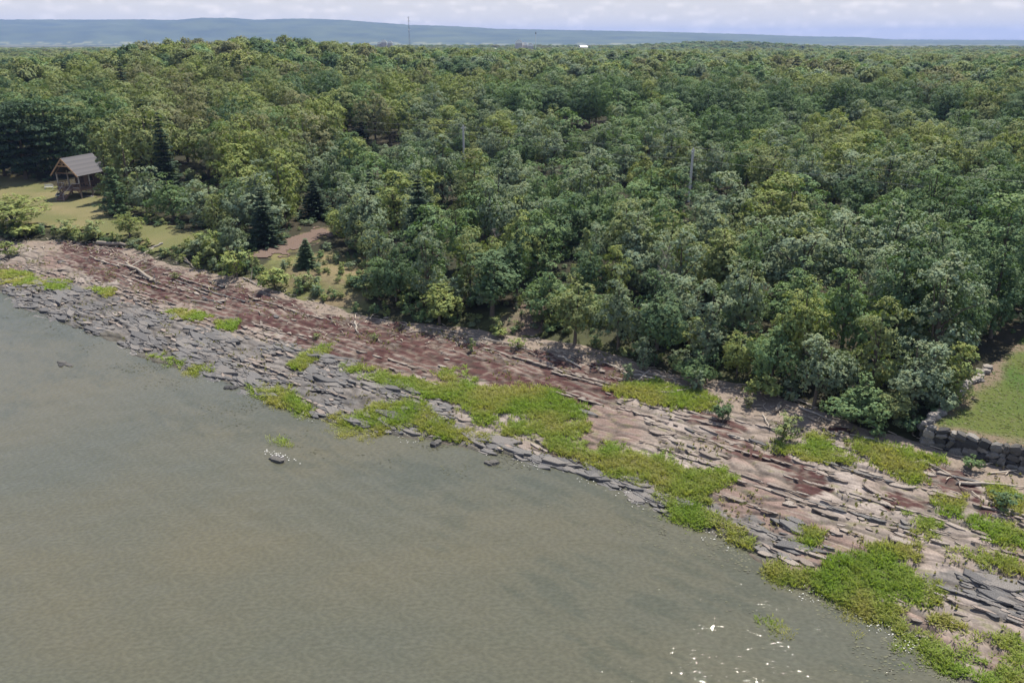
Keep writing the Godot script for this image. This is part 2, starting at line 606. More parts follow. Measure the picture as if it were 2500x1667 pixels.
func rock_slabs(beach: Node3D) -> void:
	var shapes: Array[ArrayMesh] = []
	for i in 9: shapes.append(slab_mesh(400 + i))
	rng.seed = 5
	var list := []
	for g in grey_zones:
		var box := Rect2(g[0], Vector2.ZERO)
		for p in g: box = box.expand(p)
		box = box.grow(1.0)
		for i in int(box.get_area() * 8.5):
			var p := box.position + Vector2(rng.randf(), rng.randf()) * box.size
			var w := p + Vector2(noise_b.get_noise_2d(p.x * 2.0, p.y * 2.0), noise_b.get_noise_2d(p.x * 2.0 + 40.0, p.y * 2.0)) * 1.5
			if not Geometry2D.is_point_in_polygon(w, g): continue
			var lump := noise_b.get_noise_2d(p.x * 1.1 + 12.0, p.y * 1.1)
			if lump < -0.12 or (lump < 0.05 and rng.randf() < 0.5): continue
			list.append([p, 0.16 + 0.5 * pow(rng.randf(), 2.0) + (rng.randf_range(0.3, 0.9) if rng.randf() < 0.06 else 0.0), 0])
	var run_s := clip_line(shore, Vector2(-90, -114), Vector2(23, -24))
	var run_b := clip_line(brow, Vector2(-95, -130), Vector2(50, -36.5))
	for i in 2700:                            # loose plates on the tan rock
		var f0 := 1.0 - pow(rng.randf(), 1.4)
		var p := along(run_s, f0).lerp(along(run_b, f0), rng.randf())
		var ds := sd(shore, p)
		var dt := sd(brow, p)
		if ds < 0.6 or dt > -2.0 or inside(grass_zones, p): continue
		if noise_b.get_noise_2d(p.x + 77.0, p.y) < 0.0 or (rng.randf() < 0.8 and inside(red_zones, p)): continue
		list.append([p, 0.12 + 0.5 * pow(rng.randf(), 2.0), 1 if rng.randf() < 0.93 else 0])
	for i in 95:                             # broken edges of hard beds, running along the strike
		var f0 := 1.0 - pow(rng.randf(), 1.3)
		var p := along(run_s, f0).lerp(along(run_b, f0), rng.randf_range(0.1, 0.85))
		var n := rng.randi_range(5, 26)
		var pale := rng.randf() < 0.9
		for k in n:
			p += ledge_dir * rng.randf_range(0.4, 0.85) + Vector2(0.59, -0.81) * rng.randfn(0.0, 0.05)
			if rng.randf() < 0.18 or sd(shore, p) < 0.8 or sd(brow, p) > -1.2 or inside(grass_zones, p): continue
			list.append([p, rng.randf_range(0.22, 0.42), 1 if pale else 0, true])
	list.sort_custom(func(a, b): return a[1] / a[0].length() > b[1] / b[0].length())
	var turn0 := -atan2(0.59, 0.81)
	var rest := {}
	for i in list.size():
		var p: Vector2 = list[i][0]
		var s: float = list[i][1]
		var e := bed(p.x, p.y)
		var y := land(p.x, p.y) + 0.3 * e.z + rng.randf_range(-0.04, 0.05) + (0.04 if list[i].size() > 3 else 0.0)
		var long := s * rng.randf_range(1.4, 3.6)
		var ledge: bool = list[i].size() > 3
		var basis := Basis(Vector3.UP, turn0 + rng.randfn(0.0, 0.05 if ledge else 0.2)) * Basis(Vector3.RIGHT, rng.randf_range(-0.03, 0.22)) * Basis(Vector3.BACK, rng.randfn(0.0, 0.02 if ledge else 0.06)) * Basis.from_scale(Vector3(long, maxf(s, 0.28) * rng.randf_range(0.5, 1.1), s * (0.7 if ledge else 0.85)))
		var tone: int = rng.randi() % 3 + (3 if list[i][2] == 1 else 0)
		var shape := rng.randi() % 9
		var t := Transform3D(basis, Vector3(p.x, y, p.y))
		if i < 300:
			var o := part("rock_slab", shapes[shape], M.slab_tones[tone], beach)
			o.transform = t
		else:
			var key := shape
			if not rest.has(key): rest[key] = [[], []]
			rest[key][0].append(t)
			rest[key][1].append(M.slab_colors[tone])
	var far := Node3D.new()
	far.name = "small_rock_slabs"
	far.set_meta("kind", "stuff")
	beach.add_child(far)
	for key in rest:
		scatter("rock_slab", shapes[key], M.slab_any, rest[key][0], rest[key][1], far)

func build_grass() -> void:
	var tall := [tuft_mesh(61, 18, 0.28, 0.17, 0.6), tuft_mesh(62, 18, 0.33, 0.2, 0.7), tuft_mesh(63, 16, 0.24, 0.2, 0.9)]
	var names: Array = M.grass_labels
	for g in grass_zones.size():
		var poly: PackedVector2Array = grass_zones[g]
		rng.seed = 900 + g
		var box := Rect2(poly[0], Vector2.ZERO)
		for p in poly: box = box.expand(p)
		box = box.grow(0.5)
		var where := [[], [], []]
		var colors := [[], [], []]
		var n := clampi(int(box.get_area() * 30.0), 60, 11000)
		for i in n:
			var p := box.position + Vector2(rng.randf(), rng.randf()) * box.size
			var w := p + Vector2(noise_b.get_noise_2d(p.x * 2.0, p.y * 2.0), noise_b.get_noise_2d(p.x * 2.0 + 40.0, p.y * 2.0)) * 0.55 + Vector2(noise_c.get_noise_2d(p.x, p.y), noise_c.get_noise_2d(p.x + 40.0, p.y)) * 0.4 + Vector2(rng.randfn(0.0, 0.28), rng.randfn(0.0, 0.28))
			if not Geometry2D.is_point_in_polygon(w, poly): continue
			var lush := noise_b.get_noise_2d(p.x * 0.9 + 7.0, p.y * 0.9)
			if lush < -0.38 and rng.randf() < 0.8: continue
			var k := rng.randi() % 3
			var s := rng.randf_range(0.7, 1.15) * (1.0 + 0.5 * lush)
			where[k].append(Transform3D(Basis(Vector3.UP, rng.randf() * TAU).scaled(Vector3(1.15, s, 1.15)), Vector3(p.x, maxf(land(p.x, p.y), -0.12) - 0.03, p.y)))
			var dry := clampf(0.5 + noise_c.get_noise_2d(p.x * 0.25 + 9.0, p.y * 0.25) * 1.1 + rng.randf_range(-0.2, 0.2), 0, 1)
			colors[k].append(Color(0.150, 0.235, 0.030).lerp(Color(0.235, 0.25, 0.06), dry) * Color(4, 4, 4))
		var root := Node3D.new()
		root.name = numbered("marsh_grass")
		add_child(root)
		tag(root, names[mini(g, names.size() - 1)], "grass", "", "stuff")
		for k in 3:
			if where[k].size(): scatter("tufts", tall[k], M.grass_blade, where[k], colors[k], root)

# ---------------------------------------------------------------- sheets, water, ground
func sheet(poly: PackedVector2Array, cell: float, y_of: Callable, col_of: Callable, ragged := 0.0) -> ArrayMesh:
	var box := Rect2(poly[0], Vector2.ZERO)
	for p in poly: box = box.expand(p)
	var w := int(box.size.x / cell) + 2
	var h := int(box.size.y / cell) + 2
	var v := PackedVector3Array()
	var c := PackedColorArray()
	var n := PackedVector3Array()
	var idx := PackedInt32Array()
	var at := {}
	for j in h:
		for i in w:
			var mid := box.position + Vector2(i + 0.5, j + 0.5) * cell
			if not Geometry2D.is_point_in_polygon(mid + Vector2(noise_b.get_noise_2d(mid.x * 2.0, mid.y * 2.0), noise_b.get_noise_2d(mid.x * 2.0 + 33.0, mid.y * 2.0)) * ragged, poly): continue
			var q := [0, 0, 0, 0]
			for k in 4:
				var g := Vector2i(i + (k & 1), j + (k >> 1))
				if not at.has(g):
					var p := box.position + Vector2(g) * cell
					at[g] = v.size()
					v.append(Vector3(p.x, y_of.call(p.x, p.y), p.y))
					c.append(col_of.call(p))
					n.append(Vector3.UP)
				q[k] = at[g]
			for k in [0, 1, 3, 0, 3, 2]: idx.append(q[k])
	var a := []
	a.resize(Mesh.ARRAY_MAX)
	a[Mesh.ARRAY_VERTEX] = v
	a[Mesh.ARRAY_NORMAL] = n
	a[Mesh.ARRAY_COLOR] = c
	a[Mesh.ARRAY_INDEX] = idx
	var m := ArrayMesh.new()
	m.add_surface_from_arrays(Mesh.PRIMITIVE_TRIANGLES, a)
	return m

func build_water() -> void:
	var rows := 640
	var cols := 420
	var v := PackedVector3Array()
	var c := PackedColorArray()
	v.resize(rows * cols)
	c.resize(rows * cols)
	for j in rows:
		var r := 9.0 * pow(1.0062, j)
		for i in cols:
			var a := deg_to_rad(-78.0 + 135.0 * i / (cols - 1))
			var x := r * sin(a)
			var z := -r * cos(a)
			var al := x * 0.81 + z * 0.59
			var b := x * 0.59 - z * 0.81
			var swell := noise_a.get_noise_2d(al * 5.0, b * 22.0) * 0.05
			var chop := noise_b.get_noise_2d(x * 1.5 - 0.5 * z, z * 3.6 + 0.9 * x) * 0.03 + noise_c.get_noise_2d(x * 0.8 - 0.25 * z, z * 1.3 + 0.4 * x) * 0.024
			v[j * cols + i] = Vector3(x, swell + chop, z)
			var silt := noise_a.get_noise_2d(x * 1.3 + 300.0, z * 2.2)
			var col := Color(0.128, 0.113, 0.072).lerp(Color(0.104, 0.102, 0.074), clampf(0.5 + silt * 1.3, 0, 1))
			if r < 130.0 and b > 8.0:
				var ds := sd(shore, Vector2(x, z))
				if ds > -14.0:
					var weed := noise_b.get_noise_2d(x * 0.6 + 15.0, z * 0.9) + 0.35 * noise_c.get_noise_2d(x * 0.7, z * 0.9)
					var streak := noise_c.get_noise_2d(al * 0.22, b * 1.1)
					var w := smoothstep(0.05, 0.4, weed * 0.7 + streak * 0.8 + 0.2 + ds * 0.03)
					col = col.lerp(Color(0.052, 0.062, 0.045), 0.3 * w)
			c[j * cols + i] = Color(col.r * 4.0, col.g * 4.0, col.b * 4.0)
	var m := mat("silty_water", lin(0.190, 0.202, 0.212), 0.04, true)
	m.metallic_specular = 0.44
	textured(m, grain(0.02, 0.86, 1.0, 3), 0.13, grain(0.022, 0.0, 1.0, 4), 1.45)
	m.uv1_scale = Vector3(0.21, 0.21, 0.33)
	var o := lone("water", smooth_grid(v, c, cols, rows), m)
	tag(o, "murky olive sea water with small wind ripples", "", "", "structure")

var clearings := []
var pole_line := PackedVector2Array()
func build_ground() -> void:
	var rings := 290
	var cols := 380
	var v := PackedVector3Array()
	var c := PackedColorArray()
	v.resize(rings * cols)
	c.resize(rings * cols)
	for j in rings:
		var r := 24.0 * pow(1.0223, j)
		for i in cols:
			var a := deg_to_rad(-60.0 + 120.0 * i / (cols - 1))
			var x := r * sin(a)
			var z := -r * cos(a)
			var p := Vector2(x, z)
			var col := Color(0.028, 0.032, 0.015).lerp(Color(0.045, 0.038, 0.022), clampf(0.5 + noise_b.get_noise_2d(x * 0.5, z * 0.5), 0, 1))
			var y: float
			if z < -700.0 or r > 900.0:
				y = rise(x, z, 600.0)
				if r > 1300.0:
					var f := noise_a.get_noise_2d(x * 0.06, z * 0.03)
					col = Color(0.05, 0.07, 0.035)
					if f > 0.12: col = Color(0.17, 0.18, 0.07)
					elif f > 0.02: col = Color(0.25, 0.22, 0.12)
			else:
				y = land(x, z)
				var ds := sd(shore, p)
				if ds > 0.0 and r < 260.0: y -= 0.5 * (1.0 - smoothstep(3.5, 6.0, sd(brow, p)))
				elif ds <= 0.0: y -= 0.5
				if Geometry2D.is_point_in_polygon(p, M.hollow):
					col = Color(0.17, 0.125, 0.105)
				elif inside(clearings, p):
					col = Color(0.17, 0.17, 0.06).lerp(Color(0.24, 0.19, 0.11), clampf(0.5 + noise_b.get_noise_2d(x, z), 0, 1))
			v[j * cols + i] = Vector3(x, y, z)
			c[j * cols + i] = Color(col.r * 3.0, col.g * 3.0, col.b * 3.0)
	var m := mat("soil", lin(0.333, 0.333, 0.333), 0.95, true)
	textured(m, grain(0.03, 0.6, 1.0, 4), 0.3)
	var o := lone("ground", smooth_grid(v, c, cols, rings), m)
	tag(o, "wooded ground reaching inland to the far plain", "", "", "structure")

func build_hills() -> void:
	var ridge := pairs([-1.5, 150, -1.1, 180, -0.75, 205, -0.6, 190, -0.464, 192, -0.405, 188, -0.375, 206, -0.34, 206, -0.31, 190, -0.265, 200, -0.24, 198, -0.2, 186, -0.125, 150, -0.09, 143, -0.02, 118, 0.06, 108, 0.18, 94, 0.29, 74, 0.36, 57, 0.42, 52, 0.464, 32, 0.6, 28, 0.75, 24, 1.1, 40, 1.5, 30])
	var cols := 800
	var rows := 26
	var v := PackedVector3Array()
	var c := PackedColorArray()
	for j in rows:
		var f := float(j) / (rows - 1)
		for i in cols:
			var t := -1.5 + 3.0 * i / (cols - 1)
			var k := 0
			while k < ridge.size() - 2 and ridge[k + 1].x < t: k += 1
			var top := lerpf(ridge[k].y, ridge[k + 1].y, clampf((t - ridge[k].x) / (ridge[k + 1].x - ridge[k].x), 0, 1))
			var d := 5200.0 + 2300.0 * f
			var x := t * d
			var h := 3.0 + top * pow(sin(minf(f * 1.15, 1.0) * PI * 0.5), 1.4) * (1.0 if f < 0.9 else 1.0 - (f - 0.9) * 2.0)
			h += noise_a.get_noise_2d(x * 0.05, d * 0.06) * 26.0 * smoothstep(0.03, 0.3, f) * (1.0 - smoothstep(0.6, 0.85, f)) * clampf(top / 190.0, 0.2, 1.0)
			h += noise_c.get_noise_2d(x * 0.03, d * 0.05) * 5.0 * f
			v.append(Vector3(x, h, -d))
			var g := clampf(0.5 + noise_b.get_noise_2d(x * 0.02, d * 0.03) * 1.2, 0, 1)
			var col := Color(0.028, 0.05, 0.03).lerp(Color(0.06, 0.085, 0.04), g)
			if f < 0.12 and noise_c.get_noise_2d(x * 0.012, d * 0.02) > 0.1: col = Color(0.16, 0.17, 0.08)
			c.append(Color(col.r * 4.0, col.g * 4.0, col.b * 4.0))
	var m := mat("far_woods", lin(0.25, 0.25, 0.25), 1.0, true)
	var o := lone("hills", smooth_grid(v, c, cols, rows), m)
	tag(o, "long wooded ridge blue with distance", "", "", "structure")

# ---------------------------------------------------------------- forest
var ORD := ["first", "second", "third", "fourth", "fifth", "sixth", "seventh", "eighth", "ninth", "tenth", "eleventh", "twelfth", "thirteenth", "fourteenth", "fifteenth", "sixteenth", "seventeenth", "eighteenth", "nineteenth", "twentieth"]
func nth(n: int) -> String:
	if n < 20: return ORD[n]
	var tens: String = ["twenty", "thirty", "forty", "fifty", "sixty", "seventy", "eighty", "ninety"][(n + 1) / 10 - 2]
	return tens + ("-" + ORD[(n + 1) % 10 - 1] if (n + 1) % 10 else "th").replace("yth", "ieth")

func vacant(x: float, z: float, r: float) -> bool:
	for s in spots:
		if (s.x - x) * (s.x - x) + (s.y - z) * (s.y - z) < (s.z + r) * (s.z + r): return false
	return true

var tint_words := ["mid green", "olive green", "yellow-green", "dark green", "grey-green", "brownish olive"]
var no_trees := []
func build_forest() -> void:
	rng.seed = 21
	var trees := []
	# the trees one can tell apart along the front: x, z, height, width, look, tint
	for t in M.front:
		trees.append({"x": t[0], "z": t[1], "h": t[2], "w": t[3], "look": t[4], "tint": t[5], "front": true})
		spots.append(Vector3(t[0], t[1], t[3] * (0.4 if t[4].begins_with("cedar") or t[4].begins_with("spruce") else 0.2)))
	# the rest of the wood, one jittered point a cell, cells growing with distance
	for band in [[40.0, 245.0, 5.9], [100.0, 480.0, 9.0], [480.0, 1000.0, 11.0], [1000.0, 2400.0, 17.0]]:
		var step: float = band[2]
		var zmax: float = band[1]
		var n := int(zmax * 1.7 / step)
		for j in range(int(20.0 / step), int(zmax / step) + 1):
			for i in range(-n / 2, n / 2 + 1):
				var x := (i + 0.5 * (j & 1) + rng.randf_range(-0.36, 0.36)) * step
				var z := -(j + rng.randf_range(-0.36, 0.36)) * step
				var q := rng.randf()
				var r := sqrt(x * x + z * z)
				if r < band[0] or r > band[1] or absf(x) > -z * 0.78 + 12.0: continue
				var p := Vector2(x, z)
				var dt := 600.0 if z < -700.0 else sd(brow, p)
				if dt < 2.6 or inside(no_trees, p): continue
				var edge := lerpf(132.0, 222.0, smoothstep(-0.36, -0.06, x / -z))
				var old := 1.0 if r - edge + noise_a.get_noise_2d(x * 0.5, z * 0.5) * 26.0 > 0.0 else 0.0
				var off_line := sd(pole_line, p) if r < 260.0 else 99.0
				var low := off_line < 2.0 and off_line > -20.0
				if low: old = 0.0
				if (old > 0.5) != (step > 6.0): continue
				var h := lerpf(rng.randf_range(7.0, 12.0), rng.randf_range(11.0, 16.5), old)
				if dt < 9.0: h = minf(h, 4.0 + dt * 0.45 + rng.randf() * 1.5)
				if low: h = minf(h, rng.randf_range(4.0, 6.0))
				var w := h * rng.randf_range(0.7, 1.05)
				if old > 0.5: w = rng.randf_range(9.5, 14.0)
				if r > 1000.0:
					if noise_a.get_noise_2d(x * 0.06, z * 0.03) > 0.02 and r > 1300.0 and knolls(x, z) < 3.0: continue
					w = 19.0
					h = rng.randf_range(8.0, 14.0)
				elif r > 480.0:
					w = rng.randf_range(11.0, 16.0)
					h = rng.randf_range(8.5, 13.0)
				if r < 260.0 and not vacant(x, z, w * (0.36 if old > 0.5 else 0.27)): continue
				var patch := noise_a.get_noise_2d(x * 0.9 + 500.0, z * 0.9)
				var u := clampf(0.5 + patch * 1.1 + rng.randf_range(-0.28, 0.28), 0.0, 0.999)
				var east := smoothstep(-0.2, 0.05, x / -z)
				var tint: int = [3, 0, 1, 1, 1, 2, 5][int(u * 7.0)]
				if old < 0.5: tint = [3, 0, 0, 4, 4, 1, 2][int(u * 7.0)]
				elif r - edge < 45.0 and rng.randf() < 0.75 * east: tint = [3, 3, 0][rng.randi() % 3]
				elif rng.randf() < 0.5 * east: tint = [0, 1, 4][rng.randi() % 3]
				var look: String = ["round_a", "round_b", "round_c", "round_d"][rng.randi() % 4]
				if old > 0.5: look = ["dome_a", "dome_b", "dome_c", "dome_d", "round_b"][rng.randi() % 5]
				elif rng.randf() < 0.35: look = ["tall_a", "tall_b"][rng.randi() % 2]
				if rng.randf() < (0.10 if r > 900.0 else 0.035):
					look = "spruce_b"
					tint = 6
					w = h * 0.42
				trees.append({"x": x, "z": z, "h": h, "w": w, "look": look, "tint": tint, "front": false})
	for t in trees:
		t.r = sqrt(t.x * t.x + t.z * t.z)
		t.dt = 600.0 if t.z < -700.0 else sd(brow, Vector2(t.x, t.z))
		t.y = land(t.x, t.z) if t.z > -700.0 else rise(t.x, t.z, 600.0)
		t.big = (t.h * t.w / (t.r * t.r)) * (3.0 if t.front else 1.0) if absf(t.x) < -t.z * 0.66 else 0.0
	trees.sort_custom(func(a, b): return a.big > b.big)
	var own := trees.slice(0, 330)
	var rows := {}
	for t in own:
		var row := clampi(int(t.dt / 11.0), 0, 13)
		if not rows.has(row): rows[row] = []
		rows[row].append(t)
	for row in rows:
		rows[row].sort_custom(func(a, b): return a.x / -a.z < b.x / -b.z)
		for i in rows[row].size():
			var t: Dictionary = rows[row][i]
			var what := "broadleaf tree"
			var called := "broadleaf_tree"
			if t.look.begins_with("spruce"): what = "spruce"; called = "spruce_tree"
			elif t.look.begins_with("pine"): what = "layered pine"; called = "pine_tree"
			elif t.look.begins_with("cedar"): what = "narrow cedar"; called = "cedar_tree"
			var tone: String = "dark" if t.tint == 6 else tint_words[t.tint]
			var form := "slender " if t.look.begins_with("tall") else ("dome-crowned " if t.look.begins_with("dome") else ("bushy " if t.look.begins_with("round") else ""))
			var place: String = "at the wood's seaward edge" if row == 0 else "in the %s row behind the beach" % nth(row)
			var label := "%s %s%s, %s from the left %s" % [tone, form, what, nth(i), place]
			var o := plant(called, t.look, t.tint, Vector3(t.x, t.y - 0.05, t.z), t.h, t.w, rng.randf() * TAU, label, "tree", "trees of the shore wood")
			if t.front: o.rotation.z = rng.randf_range(-0.04, 0.04)
	var rest := {}
	for i in range(own.size(), trees.size()):
		var t: Dictionary = trees[i]
		var look: String = t.look
		if t.r > 300.0: look = "far_spruce" if look.begins_with("spruce") else ["far_a", "far_b", "far_c"][i % 3]
		if not rest.has(look): rest[look] = [[], []]
		var k: Dictionary = kinds[look]
		rest[look][0].append(Transform3D(Basis(Vector3.UP, rng.randf() * TAU).scaled(Vector3(t.w / k.w, t.h / k.h, t.w / k.w)), Vector3(t.x, t.y - 0.05, t.z)))
		var col: Color = M.tint_colors[t.tint] * rng.randf_range(0.85, 1.15)
		rest[look][1].append(Color(minf(col.r * 4.0, 1), minf(col.g * 4.0, 1), minf(col.b * 4.0, 1)))
	var wood := Node3D.new()
	wood.name = "forest"
	add_child(wood)
	tag(wood, "unbroken broadleaf forest stretching inland behind the shore trees", "forest", "", "stuff")
	for look in rest:
		scatter("crowns", kinds[look].parts[1], M.leaf_any, rest[look][0], rest[look][1], wood)
		if not look.begins_with("far"): scatter("trunks", kinds[look].parts[0], M.bark_any, rest[look][0], rest[look][1], wood)

func build_shrubs() -> void:
	rng.seed = 77
	var n := 0
	for s in M.shrub_list:
		plant("shrub", s[4], s[5], Vector3(s[0], land(s[0], s[1]) - 0.06, s[1]), s[2], s[3], rng.randf() * TAU, s[6], "shrub", "shrubs above and on the beach")
	var made := []
	for tries in 9000:
		if made.size() >= 255: break
		var f := rng.randf()
		var p := Vector2(rng.randf_range(-105, 46), 0)
		p.y = -rng.randf_range(45, 150)
		if absf(p.x) > -p.y * 0.74: continue
		var dt := sd(brow, p)
		var open := inside(M.shrub_zones, p)
		if dt < 0.3 or (dt > 6.5 and not open) or (open and rng.randf() < 0.35) or inside(M.bare, p): continue
		if not vacant(p.x, p.y, 0.3): continue
		spots.append(Vector3(p.x, p.y, 0.5))
		var h := rng.randf_range(0.9, 2.2) if dt < 3.0 else rng.randf_range(1.6, 3.4)
		if open: h = rng.randf_range(0.6, 1.5)
		elif p.x / -p.y < -0.42: h = rng.randf_range(0.8, 1.9)
		made.append([p, h])
	made.sort_custom(func(a, b): return a[0].x / -a[0].y < b[0].x / -b[0].y)
	var ends := ["by the left lawn", "on the bank below the gravel track", "between the hollow and the bank", "below the right half of the wood"]
	var count := [0, 0, 0, 0]
	for i in made.size():
		var p: Vector2 = made[i][0]
		var h: float = made[i][1]
		var tint: int = [2, 1, 0, 4, 2, 3, 1][rng.randi() % 7]
		var size := "low" if h < 1.5 else ("waist-high" if h < 2.2 else "tall")
		var q := p.x / -p.y
		var end := 0 if q < -0.42 else (1 if q < -0.2 else (2 if q < 0.1 else 3))
		plant("shrub", ["shrub_a", "shrub_b", "shrub_c"][rng.randi() % 3], tint, Vector3(p.x, land(p.x, p.y) - 0.08, p.y), h, h * rng.randf_range(0.9, 1.5), rng.randf() * TAU, "%s %s shrub %s, %s from the left there" % [size, tint_words[tint], ends[end], nth(count[end])], "shrub", "shrubs above and on the beach")
		count[end] += 1
	var low := [[], [], []]
	var low_c := [[], [], []]
	for i in 5200:
		var p := Vector2(rng.randf_range(-115, 75), -rng.randf_range(45, 175))
		if absf(p.x) > -p.y * 0.74: continue
		var dt := sd(brow, p)
		if dt < 0.5 or dt > 45.0 or inside(M.bare, p): continue
		if inside(M.shrub_zones, p) and rng.randf() < 0.5: continue
		var k := rng.randi() % 3
		var h := rng.randf_range(0.4, 1.3)
		low[k].append(Transform3D(Basis(Vector3.UP, rng.randf() * TAU).scaled(Vector3(h * 0.8, h * 0.5, h * 0.8)), Vector3(p.x, land(p.x, p.y) - 0.05, p.y)))
		var c: Color = M.tint_colors[[0, 1, 3, 4][rng.randi() % 4]]
		low_c[k].append(Color(c.r * 4.0, c.g * 4.0, c.b * 4.0))
	var under := Node3D.new()
	under.name = "undergrowth"
	add_child(under)
	tag(under, "low leafy undergrowth on the floor of the wood", "undergrowth", "", "stuff")
	for k in 3: scatter("leaves", kinds[["shrub_a", "shrub_b", "shrub_c"][k]].parts[1], M.leaf_any, low[k], low_c[k], under)

# ---------------------------------------------------------------- things in the shallows
func build_shallows() -> void:
	rng.seed = 640
	for e in [[Vector3(-44.32, 0, -69.88), 2.2, 0.35, "long thin dark rock just awash off the left shore"], [Vector3(-17.72, 0, -51.28), 2.4, 0.5, "dark rock with breaking foam off the left grey slabs"], [Vector3(-1.53, 0, -50.96), 0.8, 0.5, "small grey rock standing in the water off the middle shore"], [Vector3(-26.29, 0, -64.56), 1.2, 0.5, "dark flat rock at the tip of the left grass strip"], [Vector3(-6.13, 0, -54), 1.3, 0.6, "pale-topped rock at the waterline below the olive grass bed"]]:
		var o := thing("shore_rock", e[3], "rock", e[0] + Vector3(0, 0.0, 0), -atan2(0.59, 0.81))
		for k in 4:
			var q := part("rock_block", stones[rng.randi() % 9], M.stone_tones[rng.randi() % 2], o, Vector3(rng.randf_range(-0.4, 0.4) * e[1], 0.0, rng.randf_range(-0.2, 0.2)))
			q.scale = Vector3(e[1] * rng.randf_range(0.4, 0.7), e[2] * rng.randf_range(0.5, 0.9), e[2] * rng.randf_range(0.8, 1.4))
			q.rotation.y = rng.randf_range(-0.4, 0.4)
	var flake := Shape.new()
	for i in 6:
		var a := TAU * i / 6.0
		var b := TAU * (i + 1) / 6.0
		flake.face(Vector3(cos(a), 0, sin(a)) * (0.5 if i % 2 else 0.36), Vector3(0, 0.08, 0), Vector3(cos(b), 0, sin(b)) * (0.36 if i % 2 else 0.5), Color.WHITE)
	var fm := flake.mesh()
	var where := []
	var colors := []
	var rock: Vector3 = Vector3(-18.07, 0, -51.94)
	for i in 46:
		var t := rng.randfn(0.0, 0.8)
		var s := rng.randf_range(0.03, 0.11)
		where.append(Transform3D(Basis(Vector3.UP, rng.randf() * TAU).scaled(Vector3(s * 1.6, s, s)), rock + Vector3(t * 0.85, 0.1 + rng.randf() * 0.1, t * 0.5 + rng.randfn(0.0, 0.16))))
		colors.append(Color(0.9, 0.9, 0.9))
	var run := clip_line(shore, Vector2(-60, -88), Vector2(22.5, -28))
	for i in 1100:
		var f := 1.0 - pow(rng.randf(), 1.7)
		var p := along(run, f)
		if noise_b.get_noise_2d(p.x * 2.0 + 5.0, p.y * 2.0) < 0.08: continue
		p += Vector2(-0.59, 0.81) * rng.randf_range(-0.3, 0.9) + Vector2(rng.randfn(0, 0.2), rng.randfn(0, 0.2))
		var s := rng.randf_range(0.02, 0.08)
		where.append(Transform3D(Basis(Vector3.UP, rng.randf() * TAU).scaled(Vector3(s * 1.6, s, s)), Vector3(p.x, maxf(land(p.x, p.y), 0.0) + 0.07, p.y)))
		colors.append(Color(0.75, 0.76, 0.74))
	var o := scatter("sea_foam", fm, mat("foam", lin(0.6, 0.6, 0.6), 0.8, true), where, colors)
	tag(o, "white foam flecks along the waterline and over the awash rock", "foam", "", "stuff")
	where = []
	colors = []
	for i in 9000:
		var f := 1.0 - pow(rng.randf(), 1.5)
		var p := along(run, f)
		p += Vector2(-0.59, 0.81) * (rng.randf() * rng.randf() * 7.0 - 0.6) + Vector2(rng.randfn(0, 0.5), rng.randfn(0, 0.5))
		if noise_b.get_noise_2d(p.x * 1.3 + 61.0, p.y * 1.3) < 0.06: continue
		var s := rng.randf_range(0.03, 0.12)
		where.append(Transform3D(Basis(Vector3.UP, rng.randf() * TAU).scaled(Vector3(s * 2.0, s, s)), Vector3(p.x, maxf(land(p.x, p.y), 0.0) + 0.015, p.y)))
		var g := rng.randf()
		colors.append(Color(0.14, 0.15, 0.07).lerp(Color(0.06, 0.06, 0.045), g))
	var w := scatter("seaweed", fm, mat("weed", lin(0.5, 0.5, 0.5), 0.5, true), where, colors)
	tag(w, "olive seaweed floating and stranded along the waterline", "seaweed", "", "stuff")


# ---------------------------------------------------------------- stones, driftwood
func stone_mesh(sd_: int) -> ArrayMesh:            # an angular block with broken corners
	rng.seed = sd_
	var s := Shape.new()
	var at := {}
	for x in [-1, 0, 1]:
		for y in [-1, 0, 1]:
			for z in [-1, 0, 1]:
				var n := absi(x) + absi(y) + absi(z)
				if n < 1: continue
				var k: float = [0.0, 0.52, 0.47, 0.38][n] * rng.randf_range(0.86, 1.08)
				at[Vector3i(x, y, z)] = Vector3(x, y, z) * k + Vector3(rng.randf_range(-0.05, 0.05), rng.randf_range(-0.05, 0.05), rng.randf_range(-0.05, 0.05))
	for ax in 3:
		for sg in [-1, 1]:
			var ring: Array[Vector3] = []
			for q in [[-1, -1], [0, -1], [1, -1], [1, 0], [1, 1], [0, 1], [-1, 1], [-1, 0]]:
				var c := Vector3i.ZERO
				c[ax] = sg
				c[(ax + 1) % 3] = q[0]
				c[(ax + 2) % 3] = q[1]
				ring.append(at[c])
			var m0 := Vector3i.ZERO
			m0[ax] = sg
			var mid: Vector3 = at[m0]
			for i in 8:
				var p: Vector3 = ring[i]
				var q: Vector3 = ring[(i + 1) % 8]
				if (q - mid).cross(p - mid).dot(mid) > 0.0: s.face(mid, p, q, Color.WHITE)
				else: s.face(mid, q, p, Color.WHITE)
	return s.mesh()

